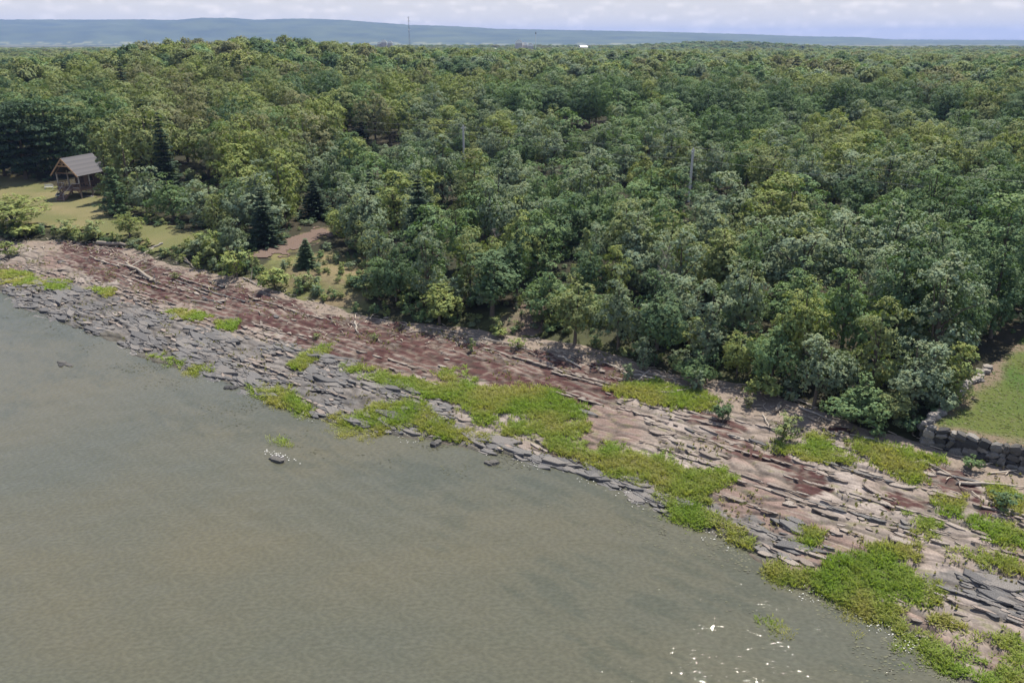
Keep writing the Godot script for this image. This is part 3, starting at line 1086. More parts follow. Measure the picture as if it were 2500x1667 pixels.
var stones: Array[ArrayMesh] = []
func build_wall() -> void:
	for i in 9: stones.append(stone_mesh(700 + i))
	rng.seed = 33
	var a := Vector3(30.6, 1.75, -50.6)
	var run := Vector3(0.805, 0, 0.594)
	var out := Vector3(-0.594, 0, 0.805)
	var wall := thing("stone_wall", "dry stone retaining wall of grey boulders holding the lawn", "wall", a)
	var turn := -atan2(run.z, run.x)
	var along_ := 0.0
	while along_ < 13.0:
		var w := rng.randf_range(0.38, 0.95)
		var y := -0.3
		var top := 1.58 + 0.06 * along_ + rng.randf_range(-0.06, 0.08)
		while y < top - 0.12:
			var h := minf(rng.randf_range(0.22, 0.8), top - y + 0.1)
			var ww := w * rng.randf_range(0.85, 1.25)
			var o := part("stone", stones[rng.randi() % 9], M.stone_tones[[0, 0, 1, 1, 2, 2, 3][rng.randi() % 7]], wall)
			var at := run * (along_ + w * 0.5 + rng.randf_range(-0.12, 0.12)) + Vector3(0, y + h * 0.5 - 0.03 * along_, 0) + out * (rng.randf_range(-0.06, 0.1) - 0.09 * y)
			o.transform = Transform3D(Basis(Vector3.UP, turn + rng.randf_range(-0.15, 0.15)) * Basis(Vector3.BACK, rng.randf_range(-0.45, 0.45)) * Basis.from_scale(Vector3(ww * 1.02, h * 1.08, rng.randf_range(0.5, 0.8))), at)
			y += h * 0.92
		along_ += w * 0.93
	# the side of the wall, running inland below the trees
	var b := Vector3(41.48, 3.6, -61.3) - a
	b.y = 0.0
	var steps := int(b.length() / 0.42)
	for i in range(1, steps):
		var f := float(i) / steps
		for lvl in 3:
			var s := rng.randf_range(0.38, 0.72)
			var o := part("stone", stones[rng.randi() % 9], M.stone_tones[(rng.randi() % 3) + (2 if lvl == 2 else 0)], wall)
			var side := Vector3(-b.z, 0, b.x).normalized()
			o.transform = Transform3D(Basis(Vector3.UP, rng.randf() * TAU) * Basis.from_scale(Vector3(s * 1.3, s * 0.8, s)), b * f + side * rng.randf_range(-0.2, 0.2) + Vector3(0, 0.75 + lvl * 0.48 + rng.randf_range(-0.08, 0.12), 0))

func on_beach(x: float, z: float) -> Vector3:
	return Vector3(x, land(x, z), z)

func driftwood(e: Array) -> void:          # x1, z1, x2, z2, radius, look, label
	var a := on_beach(e[0], e[1])
	var b := on_beach(e[2], e[3])
	var r: float = e[4]
	var o := thing("driftwood_log", e[6], "driftwood", a, 0.0, "driftwood logs")
	var d := b - a
	var path := []
	var radii := []
	for i in 6:
		var f := i / 5.0
		path.append(d * f + Vector3(rng.randf_range(-0.6, 0.6) * r * 1.6, r * 0.75 + rng.randf_range(0.0, 0.5) * r, rng.randf_range(-0.6, 0.6) * r * 1.6) * (1.0 if i else 0.6))
		radii.append(r * (1.0 - 0.5 * f) * rng.randf_range(0.85, 1.1))
	var s := Shape.new()
	s.tube(path, radii, 8, Color.WHITE)
	part("trunk", s.mesh(), M.driftwood_tones[rng.randi() % 3], o)
	if e[5].contains("root"):
		var q := Shape.new()
		for k in 6:
			var g := (unit() * Vector3(1, 0.9, 1) - d.normalized() * 0.4 + Vector3(0, 0.35, 0)).normalized()
			q.tube([path[0], path[0] + g * r * 1.6, path[0] + g * r * 2.6 + unit() * r * 0.6], [r * 0.6, r * 0.4, r * 0.12], 6)
		part("root_flare", q.mesh(), M.driftwood_tones[0], o)
	if e[5].contains("branch"):
		for k in 3:
			var q := Shape.new()
			var p: Vector3 = path[2 + k % 3]
			var g := (d.normalized() * 0.5 + unit() + Vector3(0, 0.6, 0)).normalized()
			var l := d.length() * rng.randf_range(0.2, 0.4)
			q.tube([p, p + g * l * 0.5 + unit() * 0.1, p + g * l], [r * 0.5, r * 0.35, r * 0.12], 6)
			part("branch", q.mesh(), M.driftwood_tones[0], o)

func build_wrack() -> void:
	var bits: Array[ArrayMesh] = []
	for k in 5:
		rng.seed = 810 + k
		var s := Shape.new()
		var bend := Vector3(0, rng.randf_range(0.0, 0.05), rng.randf_range(-0.16, 0.16))
		s.tube([Vector3(-0.5, 0, 0), bend, Vector3(0.5, 0, 0)], [0.028, 0.034, 0.018], 5)
		bits.append(s.mesh())
	rng.seed = 812
	var where := [[], [], [], [], []]
	var colors := [[], [], [], [], []]
	for i in 30000:
		var p := Vector2(rng.randf_range(-85, 48), rng.randf_range(-118, -38))
		var dt := sd(brow, p)
		if dt > 0.6 or dt < -5.5: continue
		if dt < -3.0 and rng.randf() < 0.6: continue
		if noise_b.get_noise_2d(p.x * 0.9, p.y * 0.9) < -0.12 and rng.randf() < 0.7: continue
		var k := rng.randi() % 5
		var l := rng.randf_range(0.2, 0.9) * (2.4 if rng.randf() < 0.05 else 1.0)
		var a := -atan2(0.59, 0.81) + rng.randfn(0.0, 0.5)
		where[k].append(Transform3D(Basis(Vector3.UP, a) * Basis(Vector3.BACK, rng.randfn(0.0, 0.08)) * Basis.from_scale(Vector3(l, 0.6 + l * 0.7, 0.6 + l * 0.7)), Vector3(p.x, land(p.x, p.y) + 0.05, p.y)))
		var g := rng.randf_range(0.6, 1.0)
		colors[k].append(Color(g, g * 0.87, g * 0.73))
	var root := Node3D.new()
	root.name = "driftwood_litter"
	add_child(root)
	tag(root, "pale sticks and wrack strewn along the top of the beach", "driftwood", "", "stuff")
	for k in 5: scatter("sticks", bits[k], M.stick_any, where[k], colors[k], root)

# ---------------------------------------------------------------- cabin
func bars(list: Array, w: float, h: float) -> ArrayMesh:
	var s := Shape.new()
	for l in list: s.beam(l[0], l[1], w, h)
	return s.mesh()

func build_cabin() -> void:
	var at := Vector3(-78.67, 3.48, -140.4)
	var o := thing("cabin", "raised wooden cabin with grey gable roof and front porch at the wood's edge", "cabin", at, -0.285)
	var dk := 1.75
	# porch deck, joists, posts
	for i in 25:
		part("deck_plank", box_mesh(Vector3(5.2, 0.06, 0.15)), M.cabin_wood, o, Vector3(0, dk, 2.62 - i * 0.165))
	part("deck_edge", bars([[Vector3(-2.6, dk - 0.16, 2.72), Vector3(2.6, dk - 0.16, 2.72)], [Vector3(2.62, dk - 0.16, 2.65), Vector3(2.62, dk - 0.16, -3.6)], [Vector3(-2.62, dk - 0.16, 2.65), Vector3(-2.62, dk - 0.16, -3.6)]], 0.06, 0.26), M.cabin_wood, o)
	for x in [-2.35, 2.35]:
		for z in [2.5, -0.1, -3.4]:
			part("stilt", box_mesh(Vector3(0.2, dk + 0.5, 0.2)), M.cabin_post, o, Vector3(x, (dk - 0.5) * 0.5 - 0.09, z))
		for z in [2.5, 0.15]:
			part("porch_post", box_mesh(Vector3(0.18, 2.75, 0.18)), M.cabin_post_pale, o, Vector3(x, dk + 1.4, z))
		part("knee_brace", bars([[Vector3(x, dk - 0.9, 2.5), Vector3(x * 0.68, dk - 0.28, 2.5)]], 0.12, 0.12), M.cabin_wood, o)
	# the room behind the porch
	var wall := Shape.new()
	wall.box(Vector3(0, dk + 1.35, -3.5), Vector3(4.7, 2.7, 0.12))
	for x in [-2.35, 2.35]: wall.box(Vector3(x, dk + 1.35, -2.4), Vector3(0.12, 2.7, 2.1))
	wall.box(Vector3(0, dk + 1.35, -1.32), Vector3(4.58, 2.7, 0.1))
	wall.box(Vector3(0, dk - 0.02, -1.75), Vector3(4.7, 0.1, 3.4))
	part("wall", wall.mesh(), M.cabin_dark, o)
	for x in [-1.4, 0.2, 1.5]:
		if x == 0.2:
			var door := part("door", box_mesh(Vector3(0.9, 2.05, 0.06)), M.cabin_wood, o, Vector3(x, dk + 1.06, -1.24))
			part("handle", box_mesh(Vector3(0.05, 0.14, 0.06)), M.steel, door, Vector3(0.34, 0, 0.06))
		else:
			var win := part("window", bars([[Vector3(-0.45, 0.45, 0), Vector3(0.45, 0.45, 0)], [Vector3(-0.45, -0.45, 0), Vector3(0.45, -0.45, 0)], [Vector3(-0.42, -0.4, 0), Vector3(-0.42, 0.4, 0)], [Vector3(0.42, -0.4, 0), Vector3(0.42, 0.4, 0)]], 0.07, 0.07), M.cabin_wood, o, Vector3(x, dk + 1.35, -1.23))
			part("pane", box_mesh(Vector3(0.78, 0.84, 0.02)), M.glass, win)
	# roof
	var ev := dk + 2.62
	var rd := dk + 5.35
	for sgn in [-1.0, 1.0]:
		var lo := Vector3(2.95 * sgn, ev - 0.25, 0)
		var hi := Vector3(0, rd, 0)
		var dir := (hi - lo).normalized()
		var nn := Vector3(-dir.y * -sgn, dir.x * sgn * -1.0, 0)
		if nn.y < 0.0: nn = -nn
		var s := Shape.new()
		s.box((lo + hi) * 0.5 + Vector3(0, 0, -0.45), Vector3((hi - lo).length(), 0.1, 7.3), Basis(dir, nn, dir.cross(nn)))
		var slope := part("roof", s.mesh(), M.shingle, o)
		for k in 14:
			var q := Shape.new()
			var p := lo.lerp(hi, (k + 0.5) / 14.0) + nn * 0.062 + Vector3(0, 0, -0.45)
			q.box(p, Vector3((hi - lo).length() / 14.0 * 1.04, 0.022, 7.28), Basis(dir.rotated(Vector3.BACK, 0.05 * -sgn), nn.rotated(Vector3.BACK, 0.05 * -sgn), dir.cross(nn)))
			part("shingle_course", q.mesh(), M.shingle_tones[k % 3], slope)
		part("barge_board", bars([[lo + Vector3(0, -0.08, 3.24), hi + Vector3(0, -0.08, 3.24)]], 0.06, 0.24), M.cabin_trim, o)
		part("rafter", bars([[lo + Vector3(-0.3 * sgn, 0.02, 2.5), hi + Vector3(0, -0.25, 2.5)]], 0.14, 0.14), M.cabin_wood, o)
	part("tie_beam", bars([[Vector3(-1.15, rd - 1.3, 3.16), Vector3(1.15, rd - 1.3, 3.16)]], 0.1, 0.2), M.cabin_trim, o)
	part("king_post", bars([[Vector3(0, rd - 1.2, 3.16), Vector3(0, rd - 0.2, 3.16)]], 0.1, 0.12), M.cabin_trim, o)
	for sgn in [-1.0, 1.0]:
		part("truss_brace", bars([[Vector3(0, rd - 1.15, 3.16), Vector3(0.5 * sgn, rd - 0.65, 3.16)]], 0.09, 0.1), M.cabin_trim, o)
	part("eave_beam", bars([[Vector3(-2.35, dk + 2.7, 2.5), Vector3(2.35, dk + 2.7, 2.5)]], 0.16, 0.18), M.cabin_wood, o)
	var gable := Shape.new()
	gable.face(Vector3(-2.4, ev, -1.2), Vector3(0, rd - 0.1, -1.2), Vector3(2.4, ev, -1.2), Color.WHITE)
	gable.face(Vector3(2.4, ev, -3.5), Vector3(0, rd - 0.1, -3.5), Vector3(-2.4, ev, -3.5), Color.WHITE)
	part("gable_wall", gable.mesh(), M.cabin_dark, o)
	# railings
	for run in [[Vector3(-2.5, dk, 2.6), Vector3(-2.5, dk, 0.1)], [Vector3(2.5, dk, 2.6), Vector3(2.5, dk, 0.1)], [Vector3(0.9, dk, 2.66), Vector3(2.4, dk, 2.66)], [Vector3(-2.4, dk, 2.66), Vector3(-0.9, dk, 2.66)]]:
		var rail := part("railing", bars([[run[0] + Vector3(0, 0.98, 0), run[1] + Vector3(0, 0.98, 0)], [run[0] + Vector3(0, 0.2, 0), run[1] + Vector3(0, 0.2, 0)]], 0.09, 0.09), M.cabin_post_pale if run[0].z > 2.62 else M.cabin_wood, o)
		for k in 5:
			var p: Vector3 = run[0].lerp(run[1], k / 4.0)
			part("baluster", box_mesh(Vector3(0.07, 0.95, 0.07)), M.cabin_wood, rail, p + Vector3(0, 0.5, 0))
	# stair down to the lawn
	var stair := part("stair", bars([[Vector3(-0.8, dk - 0.1, 2.75), Vector3(-0.8, 0.0, 5.1)], [Vector3(0.8, dk - 0.1, 2.75), Vector3(0.8, 0.0, 5.1)]], 0.08, 0.28), M.cabin_wood, o)
	for k in 8:
		part("tread", box_mesh(Vector3(1.62, 0.05, 0.28)), M.cabin_tread, stair, Vector3(0, dk - 0.12 - k * 0.205, 2.92 + k * 0.29))
	for x in [-0.85, 0.85]:
		part("handrail", bars([[Vector3(x, dk + 0.95, 2.72), Vector3(x, 0.95, 5.1)], [Vector3(x, -0.1, 5.05), Vector3(x, 0.95, 5.05)]], 0.08, 0.08), M.cabin_trim_grey, o)
	# things about the cabin
	var boat := thing("rowing_boat", "dark green hull with pale rim lying left of the cabin stairs", "boat", Vector3(-81.44, 3.43, -138.15) + Vector3(0, 0.02, 0), 0.5)
	var hull := Shape.new()
	var rim := Shape.new()
	for i in 12:
		var prof := func(t: float) -> Array:
			var w := 0.62 * sqrt(maxf(0.0, 1.0 - pow(absf(t), 3.0)))
			return [Vector3(-w, 0.62 + 0.16 * t * t, t * 1.7), Vector3(-w * 0.7, 0.05 + 0.1 * t * t, t * 1.55), Vector3(w * 0.7, 0.05 + 0.1 * t * t, t * 1.55), Vector3(w, 0.62 + 0.16 * t * t, t * 1.7)]
		var p: Array = prof.call(-1.0 + i / 6.0)
		var q: Array = prof.call(-1.0 + (i + 1) / 6.0)
		for k in 3: hull.quad(p[k], q[k], q[k + 1], p[k + 1])
		for k in [0, 3]: rim.beam(p[k], q[k], 0.09, 0.06)
	part("hull", hull.mesh(), M.boat_green, boat)
	part("rim", rim.mesh(), M.pale_paint, boat)
	for k in 2: part("seat", box_mesh(Vector3(1.0, 0.05, 0.26)), M.pale_paint, boat, Vector3(0, 0.5, -0.5 + k * 1.0))
	var slab := lone("flat_stone", stones[2], M.stone_tones[3])
	slab.position = Vector3(-77.26, 3.47, -139.22) + Vector3(0.4, 0.12, 0)
	slab.scale = Vector3(1.5, 0.4, 0.8)
	tag(slab, "pale flat stone lying under the cabin porch corner", "stone")
	var seat := thing("garden_bench", "pale wooden bench under the pines left of the cabin", "bench", Vector3(-88.25, 3.56, -146.56), 0.3)
	for k in 4: part("slat", box_mesh(Vector3(1.5, 0.05, 0.11)), M.pale_paint, seat, Vector3(0, 0.45, -0.2 + 0.13 * k))
	for k in 3: part("back_slat", box_mesh(Vector3(1.5, 0.1, 0.04)), M.pale_paint, seat, Vector3(0, 0.58 + k * 0.14, -0.28))
	for x in [-0.65, 0.65]:
		for z in [-0.26, 0.2]: part("leg", box_mesh(Vector3(0.08, 0.5, 0.08)), M.pale_paint, seat, Vector3(x, 0.2, z))
	for e in [[Vector3(-80.25, 2.87, -119.89), "white lawn chair with dark seat on the left lawn"], [Vector3(-78.4, 3.03, -119.17), "second white lawn chair, low and plain, on the left lawn"]]:
		var ch := thing("lawn_chair", e[1], "chair", e[0], 0.4, "chairs on the lawn")
		part("seat", box_mesh(Vector3(0.62, 0.07, 0.58)), M.pale_paint, ch, Vector3(0, 0.36, 0))
		part("backrest", box_mesh(Vector3(0.62, 0.6, 0.06)), M.pale_paint, ch, Vector3(0, 0.7, -0.28))
		for x in [-0.28, 0.28]:
			part("armrest", box_mesh(Vector3(0.1, 0.05, 0.6)), M.pale_paint, ch, Vector3(x, 0.58, 0))
			for z in [-0.24, 0.24]: part("leg", box_mesh(Vector3(0.07, 0.6, 0.07)), M.pale_paint, ch, Vector3(x, 0.27, z))

var boxes := {}
func box_mesh(size: Vector3) -> ArrayMesh:
	if not boxes.has(size):
		var s := Shape.new()
		s.box(Vector3.ZERO, size)
		boxes[size] = s.mesh()
	return boxes[size]

# ---------------------------------------------------------------- poles, wires and the far plain
func build_poles() -> void:
	var tops := []
	for e in [[-10.44, -169.28, 9.0, 0.0, "grey utility pole standing in the middle of the wood"], [30.84, -133.29, 9.0, 0.0, "grey utility pole among the trees right of the clearing"]]:
		var base := Vector3(e[0], land(e[0], e[1]), e[1])
		var h: float = e[2]
		var o := thing("utility_pole", e[4], "pole", base, -0.52, "utility poles in the wood")
		var s := Shape.new()
		s.tube([Vector3(0, -0.8, 0), Vector3(0, h, 0)], [0.26, 0.2], 10)
		part("shaft", s.mesh(), M.pole_wood, o)
		part("crossarm", box_mesh(Vector3(0.12, 0.14, 1.8)), M.pole_wood, o, Vector3(0, h - 0.5, 0))
		for z in [-0.8, 0.0, 0.8]:
			var q := Shape.new()
			q.tube([Vector3(0, 0, 0), Vector3(0, 0.12, 0), Vector3(0, 0.26, 0)], [0.04, 0.09, 0.05], 8)
			part("insulator", q.mesh(), M.pale_paint, o, Vector3(0, h - 0.43 if z else h, z))
		tops.append(base + Vector3(0, h, 0))
	var d: Vector3 = tops[1] - tops[0]
	var far_left: Vector3 = tops[0] - d * 1.1 + Vector3(0, -1.0, 0)
	var far_right: Vector3 = tops[1] + d * 1.6 + Vector3(0, 1.5, 0)
	var names := ["upper power wire running left from the middle pole", "upper power wire between the two utility poles", "upper power wire running right from the second pole", "lower power wire running left from the middle pole", "lower power wire between the two utility poles", "lower power wire running right from the second pole"]
	var n := 0
	for drop in [0.25, -1.6]:
		for span in [[far_left, tops[0]], [tops[0], tops[1]], [tops[1], far_right]]:
			var path := []
			var radii := []
			for i in 13:
				var t := i / 12.0
				path.append(span[0].lerp(span[1], t) + Vector3(0, drop - 4.0 * t * (1.0 - t) * 1.1, 0))
				radii.append(0.016)
			var s := Shape.new()
			s.tube(path, radii, 5)
			var o := lone("power_wire", s.mesh(), M.wire)
			tag(o, names[n], "wire", "power wires over the wood")
			n += 1

func silo(called: String, label: String, category: String, at: Vector3, r: float, h: float, group: String) -> void:
	var o := thing(called, label, category, at, 0.0, group)
	var s := Shape.new()
	s.tube([Vector3(0, -1, 0), Vector3(0, h, 0)], [r, r], 18)
	part("body", s.mesh(), M.silo_wall, o)
	var d := Shape.new()
	var path := []
	var radii := []
	for i in 7:
		var a := PI * 0.5 * i / 6.0
		path.append(Vector3(0, h + 0.05 + r * 0.95 * sin(a), 0))
		radii.append(maxf(r * 1.04 * cos(a), 0.05))
	d.tube(path, radii, 18)
	part("dome", d.mesh(), M.white_paint, o)

func build_far() -> void:
	# lattice mast
	var o := thing("lattice_mast", "tall thin lattice mast rising above the far hills", "mast", Vector3(-187, rise(-187, -1500, 600), -1500))
	var hgt := 66.0
	for k in 3:
		var a := TAU * k / 3.0
		var q := Shape.new()
		q.tube([Vector3(cos(a), -0.03, sin(a)) * 1.5, Vector3(cos(a) * 0.7, hgt, sin(a) * 0.7)], [0.16, 0.12], 5)
		part("leg", q.mesh(), M.steel, o)
	for i in 22:
		var f := i / 22.0
		var f2 := (i + 1) / 22.0
		var q := Shape.new()
		for k in 3:
			var a := TAU * k / 3.0
			var b := TAU * (k + 1) / 3.0
			q.tube([Vector3(cos(a) * (1.5 - 0.8 * f), hgt * f, sin(a) * (1.5 - 0.8 * f)), Vector3(cos(b) * (1.5 - 0.8 * f2), hgt * f2, sin(b) * (1.5 - 0.8 * f2))], [0.09, 0.09], 4)
		part("brace", q.mesh(), M.steel, o)
	for y in [64.0, 58.0, 44.0]:
		for k in 3:
			var a := TAU * k / 3.0
			part("antenna", box_mesh(Vector3(0.5, 2.8, 0.5)), M.white_paint, o, Vector3(cos(a) * 1.5, y, sin(a) * 1.5))
	var mast2 := thing("thin_mast", "short thin mast right of the white silos on the far plain", "mast", Vector3(36, rise(36, -1250, 600), -1250))
	var sm := Shape.new()
	sm.tube([Vector3(0, -1, 0), Vector3(0, 34, 0)], [0.5, 0.32], 8)
	part("shaft", sm.mesh(), M.white_paint, mast2)
	part("antenna", box_mesh(Vector3(1.6, 3.0, 1.6)), M.steel, mast2, Vector3(0, 33.5, 0))
	var group := "white domed silos beyond the forest"
	for e in [[-194, -1200, 3.0, 18.0, "leftmost and smallest of three white domes left of the mast"], [-187, -1200, 4.2, 20.0, "middle white dome of the three left of the mast"], [-178, -1200, 3.6, 19.0, "rightmost white dome of the three left of the mast"], [9.5, -1150, 5.0, 18.5, "tallest and leftmost white domed silo near the middle horizon"], [18.0, -1160, 4.6, 16.0, "middle white domed silo of the cluster near the middle horizon"], [26.0, -1150, 4.2, 15.0, "lowest and rightmost white domed silo near the middle horizon"]]:
		silo("domed_silo", e[4], "silo", Vector3(e[0], rise(e[0], e[1], 600), e[1]), e[2], e[3], group)
	var n := 0
	for e in [[-62, -1500, 60, 6.0, "long low pale roof left of the white silos"], [-20, -1450, 40, 7.0, "short pale roof just left of the white silos"], [130, -1500, 14, 9.0, "small pale building far right of the white silos"],
		[-1000, -2600, 30, 6.0, "pale farm building on the plain at far left"], [-930, -2500, 50, 5.0, "long white shed on the plain at left"], [-840, -2400, 14, 11.0, "white gabled house with tall front on the left plain"], [-800, -2420, 13, 9.0, "white house beside the tall gabled one on the plain"], [-700, -2500, 60, 5.0, "long pale sheds right of the white houses on the plain"], [-600, -2550, 34, 5.0, "low pale building on the plain behind the hill trees"], [-545, -2200, 13, 10.0, "white steep-roofed building just left of the hilltop trees"]]:
		var at := Vector3(e[0], rise(e[0], e[1], 600), e[1])
		var b := thing("far_building", e[4], "building", at, rng.randf_range(-0.3, 0.3), "buildings on the far plain")
		var w: float = e[2]
		var h: float = e[3]
		part("wall", box_mesh(Vector3(w, h * 1.4, 12)), M.white_paint, b, Vector3(0, h * 0.7, 0))
		var rf := Shape.new()
		rf.quad(Vector3(-w * 0.52, h * 1.38, 6.6), Vector3(-w * 0.52, h * 1.75, 0), Vector3(w * 0.52, h * 1.75, 0), Vector3(w * 0.52, h * 1.38, 6.6))
		rf.quad(Vector3(w * 0.52, h * 1.38, -6.6), Vector3(w * 0.52, h * 1.75, 0), Vector3(-w * 0.52, h * 1.75, 0), Vector3(-w * 0.52, h * 1.38, -6.6))
		part("roof", rf.mesh(), M.pale_roof, b)
		for k in int(w / 8.0):
			part("window", box_mesh(Vector3(2.0, h * 0.3, 0.3)), M.glass, b, Vector3(-w * 0.5 + 4.0 + k * 8.0, h * 0.7, 6.1))

func build_sparse_grass() -> void:
	var tuft := tuft_mesh(71, 9, 0.2, 0.12, 0.7)
	rng.seed = 88
	var run_s := clip_line(shore, Vector2(-90, -114), Vector2(23, -24))
	var run_b := clip_line(brow, Vector2(-95, -130), Vector2(50, -36.5))
	var where := []
	var colors := []
	for i in 9000:
		var f := 1.0 - pow(rng.randf(), 1.3)
		var p := along(run_s, f).lerp(along(run_b, f), rng.randf_range(0.03, 1.05))
		var k := noise_b.get_noise_2d(p.x * 1.4 + 120.0, p.y * 1.4) + 0.5 * noise_c.get_noise_2d(p.x * 0.5, p.y * 0.5)
		if k < 0.16 or inside(grass_zones, p): continue
		where.append(Transform3D(Basis(Vector3.UP, rng.randf() * TAU).scaled(Vector3.ONE * rng.randf_range(0.6, 1.2)), Vector3(p.x, land(p.x, p.y) + 0.02, p.y)))
		colors.append(Color(0.5, 0.62, 0.14).lerp(Color(0.75, 0.68, 0.3), rng.randf()))
	for i in 14000:                          # mown blades of the lawn behind the wall
		var p := Vector2(rng.randf_range(30, 62), rng.randf_range(-82, -36))
		if not Geometry2D.is_point_in_polygon(p, M.lawn_right) or p.x > -p.y * 0.78: continue
		where.append(Transform3D(Basis(Vector3.UP, rng.randf() * TAU).scaled(Vector3(1.0, 0.3, 1.0)), Vector3(p.x, maxf(3.36, land(p.x, p.y) + 0.08) - 0.01, p.y)))
		colors.append(Color(0.26, 0.46, 0.08).lerp(Color(0.5, 0.5, 0.2), rng.randf()))
	var o := scatter("sparse_grass", tuft, M.grass_blade, where, colors)
	tag(o, "sparse grass tufts scattered over the rock and the lawn", "grass", "", "stuff")

# ---------------------------------------------------------------- scene
func _ready() -> void:
	var cam := Camera3D.new()
	cam.name = "camera"
	add_child(cam)
	cam.position = Vector3(0, 30, 0)
	cam.rotation_degrees = Vector3(-21.45, 0, 0)
	cam.fov = 48.0
	cam.near = 0.5
	cam.far = 30000.0
	cam.current = true
	var env := Environment.new()
	env.tonemap_mode = Environment.TONE_MAPPER_LINEAR
	env.tonemap_exposure = 1.85
	env.sdfgi_enabled = true
	env.ssao_enabled = true
	env.ssil_enabled = true
	env.fog_enabled = true
	env.fog_density = 0.000085
	env.fog_light_color = Color(0.63, 0.745, 1.0)
	env.background_mode = Environment.BG_SKY
	var sky := Sky.new()
	var air := ProceduralSkyMaterial.new()
	air.sky_top_color = Color(0.49, 0.55, 0.66)
	air.sky_horizon_color = Color(0.742, 0.722, 0.685)
	air.sky_curve = 0.12
	air.ground_bottom_color = Color(0.5, 0.5, 0.47)
	air.ground_horizon_color = Color(0.6, 0.62, 0.66)
	air.sun_angle_max = 12.0
	air.sky_cover = cloud_cover()
	air.sky_cover_modulate = Color(0.40, 0.37, 0.35)
	sky.sky_material = air
	env.sky = sky
	var we := WorldEnvironment.new()
	we.environment = env
	add_child(we)
	var sun := DirectionalLight3D.new()
	sun.name = "sun"
	add_child(sun)
	sun.light_energy = 1.6
	sun.light_angular_distance = 0.5
	sun.light_color = Color(1.0, 0.965, 0.9)
	sun.shadow_enabled = true
	var el := deg_to_rad(62.0)
	var az := deg_to_rad(30.0)
	var to_sun := Vector3(sin(az) * cos(el), sin(el), -cos(az) * cos(el))
	sun.look_at_from_position(to_sun * 100.0, Vector3.ZERO)

	noise_a.seed = 3; noise_a.frequency = 0.02; noise_a.fractal_octaves = 4
	noise_b.seed = 11; noise_b.frequency = 0.12; noise_b.fractal_octaves = 3
	noise_c.seed = 19; noise_c.frequency = 0.7; noise_c.fractal_octaves = 3
	plates.seed = 8; plates.noise_type = FastNoiseLite.TYPE_CELLULAR; plates.frequency = 0.8; plates.cellular_return_type = FastNoiseLite.RETURN_CELL_VALUE; plates.fractal_type = FastNoiseLite.FRACTAL_NONE
	cracks.seed = 8; cracks.noise_type = FastNoiseLite.TYPE_CELLULAR; cracks.frequency = 0.8; cracks.cellular_return_type = FastNoiseLite.RETURN_DISTANCE2_DIV; cracks.fractal_type = FastNoiseLite.FRACTAL_NONE
	shore = pairs([-420, -400, -140, -158, -65.8, -94.0, -58.7, -87.6, -52.4, -83.0, -46.7, -78.7, -39.9, -74.3, -36.0, -70.5, -29.2, -67.5, -24.7, -64.1, -20.5, -60.5, -16.1, -58.0, -9.8, -55.5, -6.1, -54.2, -1.6, -52.5, 2.5, -50.8, 6.2, -48.7, 8.2, -46.9, 10.4, -44.0, 12.7, -42.2, 14.5, -40.6, 15.6, -37.8, 18.2, -35.7, 20.0, -34.1, 21.5, -32.1, 22.3, -30.6, 22.4, -29.5, 25, -18, 30, 0, 40, 40, 60, 120])
	brow = pairs([-440, -430, -150, -182, -90, -124, -77.2, -113.1, -69.7, -112.6, -59.5, -110.5, -47.1, -100.9, -41.4, -96.7, -33.8, -92.8, -23.9, -84.1, -18.0, -79.5, -12.9, -77.4, -8.0, -75.4, 2.4, -72.2, 10.1, -67.1, 15.0, -63.0, 19.8, -60.3, 24.2, -56.9, 27.8, -52.7, 30.5, -50.8, 32.3, -48.7, 35.5, -46.1, 44, -41, 60, -30, 80, 0, 120, 100])
	materials()
	zones()
	build_ground()
	build_hills()
	build_water()
	build_beach()
	build_lawns()
	build_grass()
	build_wall()
	build_sparse_grass()
	prototypes()
	plants_list()
	build_forest()
	build_shrubs()
	build_cabin()
	build_driftwood()
	build_wrack()
	build_shallows()
	build_poles()
	build_far()

func cloud_cover() -> ImageTexture:
	var f := FastNoiseLite.new()
	f.seed = 5
	f.frequency = 0.9
	f.fractal_octaves = 4
	var w := 2048
	var im := Image.create_empty(w, 1024, false, Image.FORMAT_RGBA8)
	for j in range(0, 512):
		var y := sin(PI * (0.5 - (j + 0.5) / 1024.0))
		var hz := sqrt(1.0 - y * y) / (y + 0.05)
		var step := 2
		for i in range(0, w, step):
			var a := TAU * i / w
			var q := f.get_noise_2d(cos(a) * hz * 2.0, sin(a) * hz * 2.0)
			var k := smoothstep(0.12, 0.5, q)
			var c := Color(1.0, 1.0, 1.0, k)
			im.set_pixel(i, j, c)
			im.set_pixel(i + 1, j, c)
	return ImageTexture.create_from_image(im)

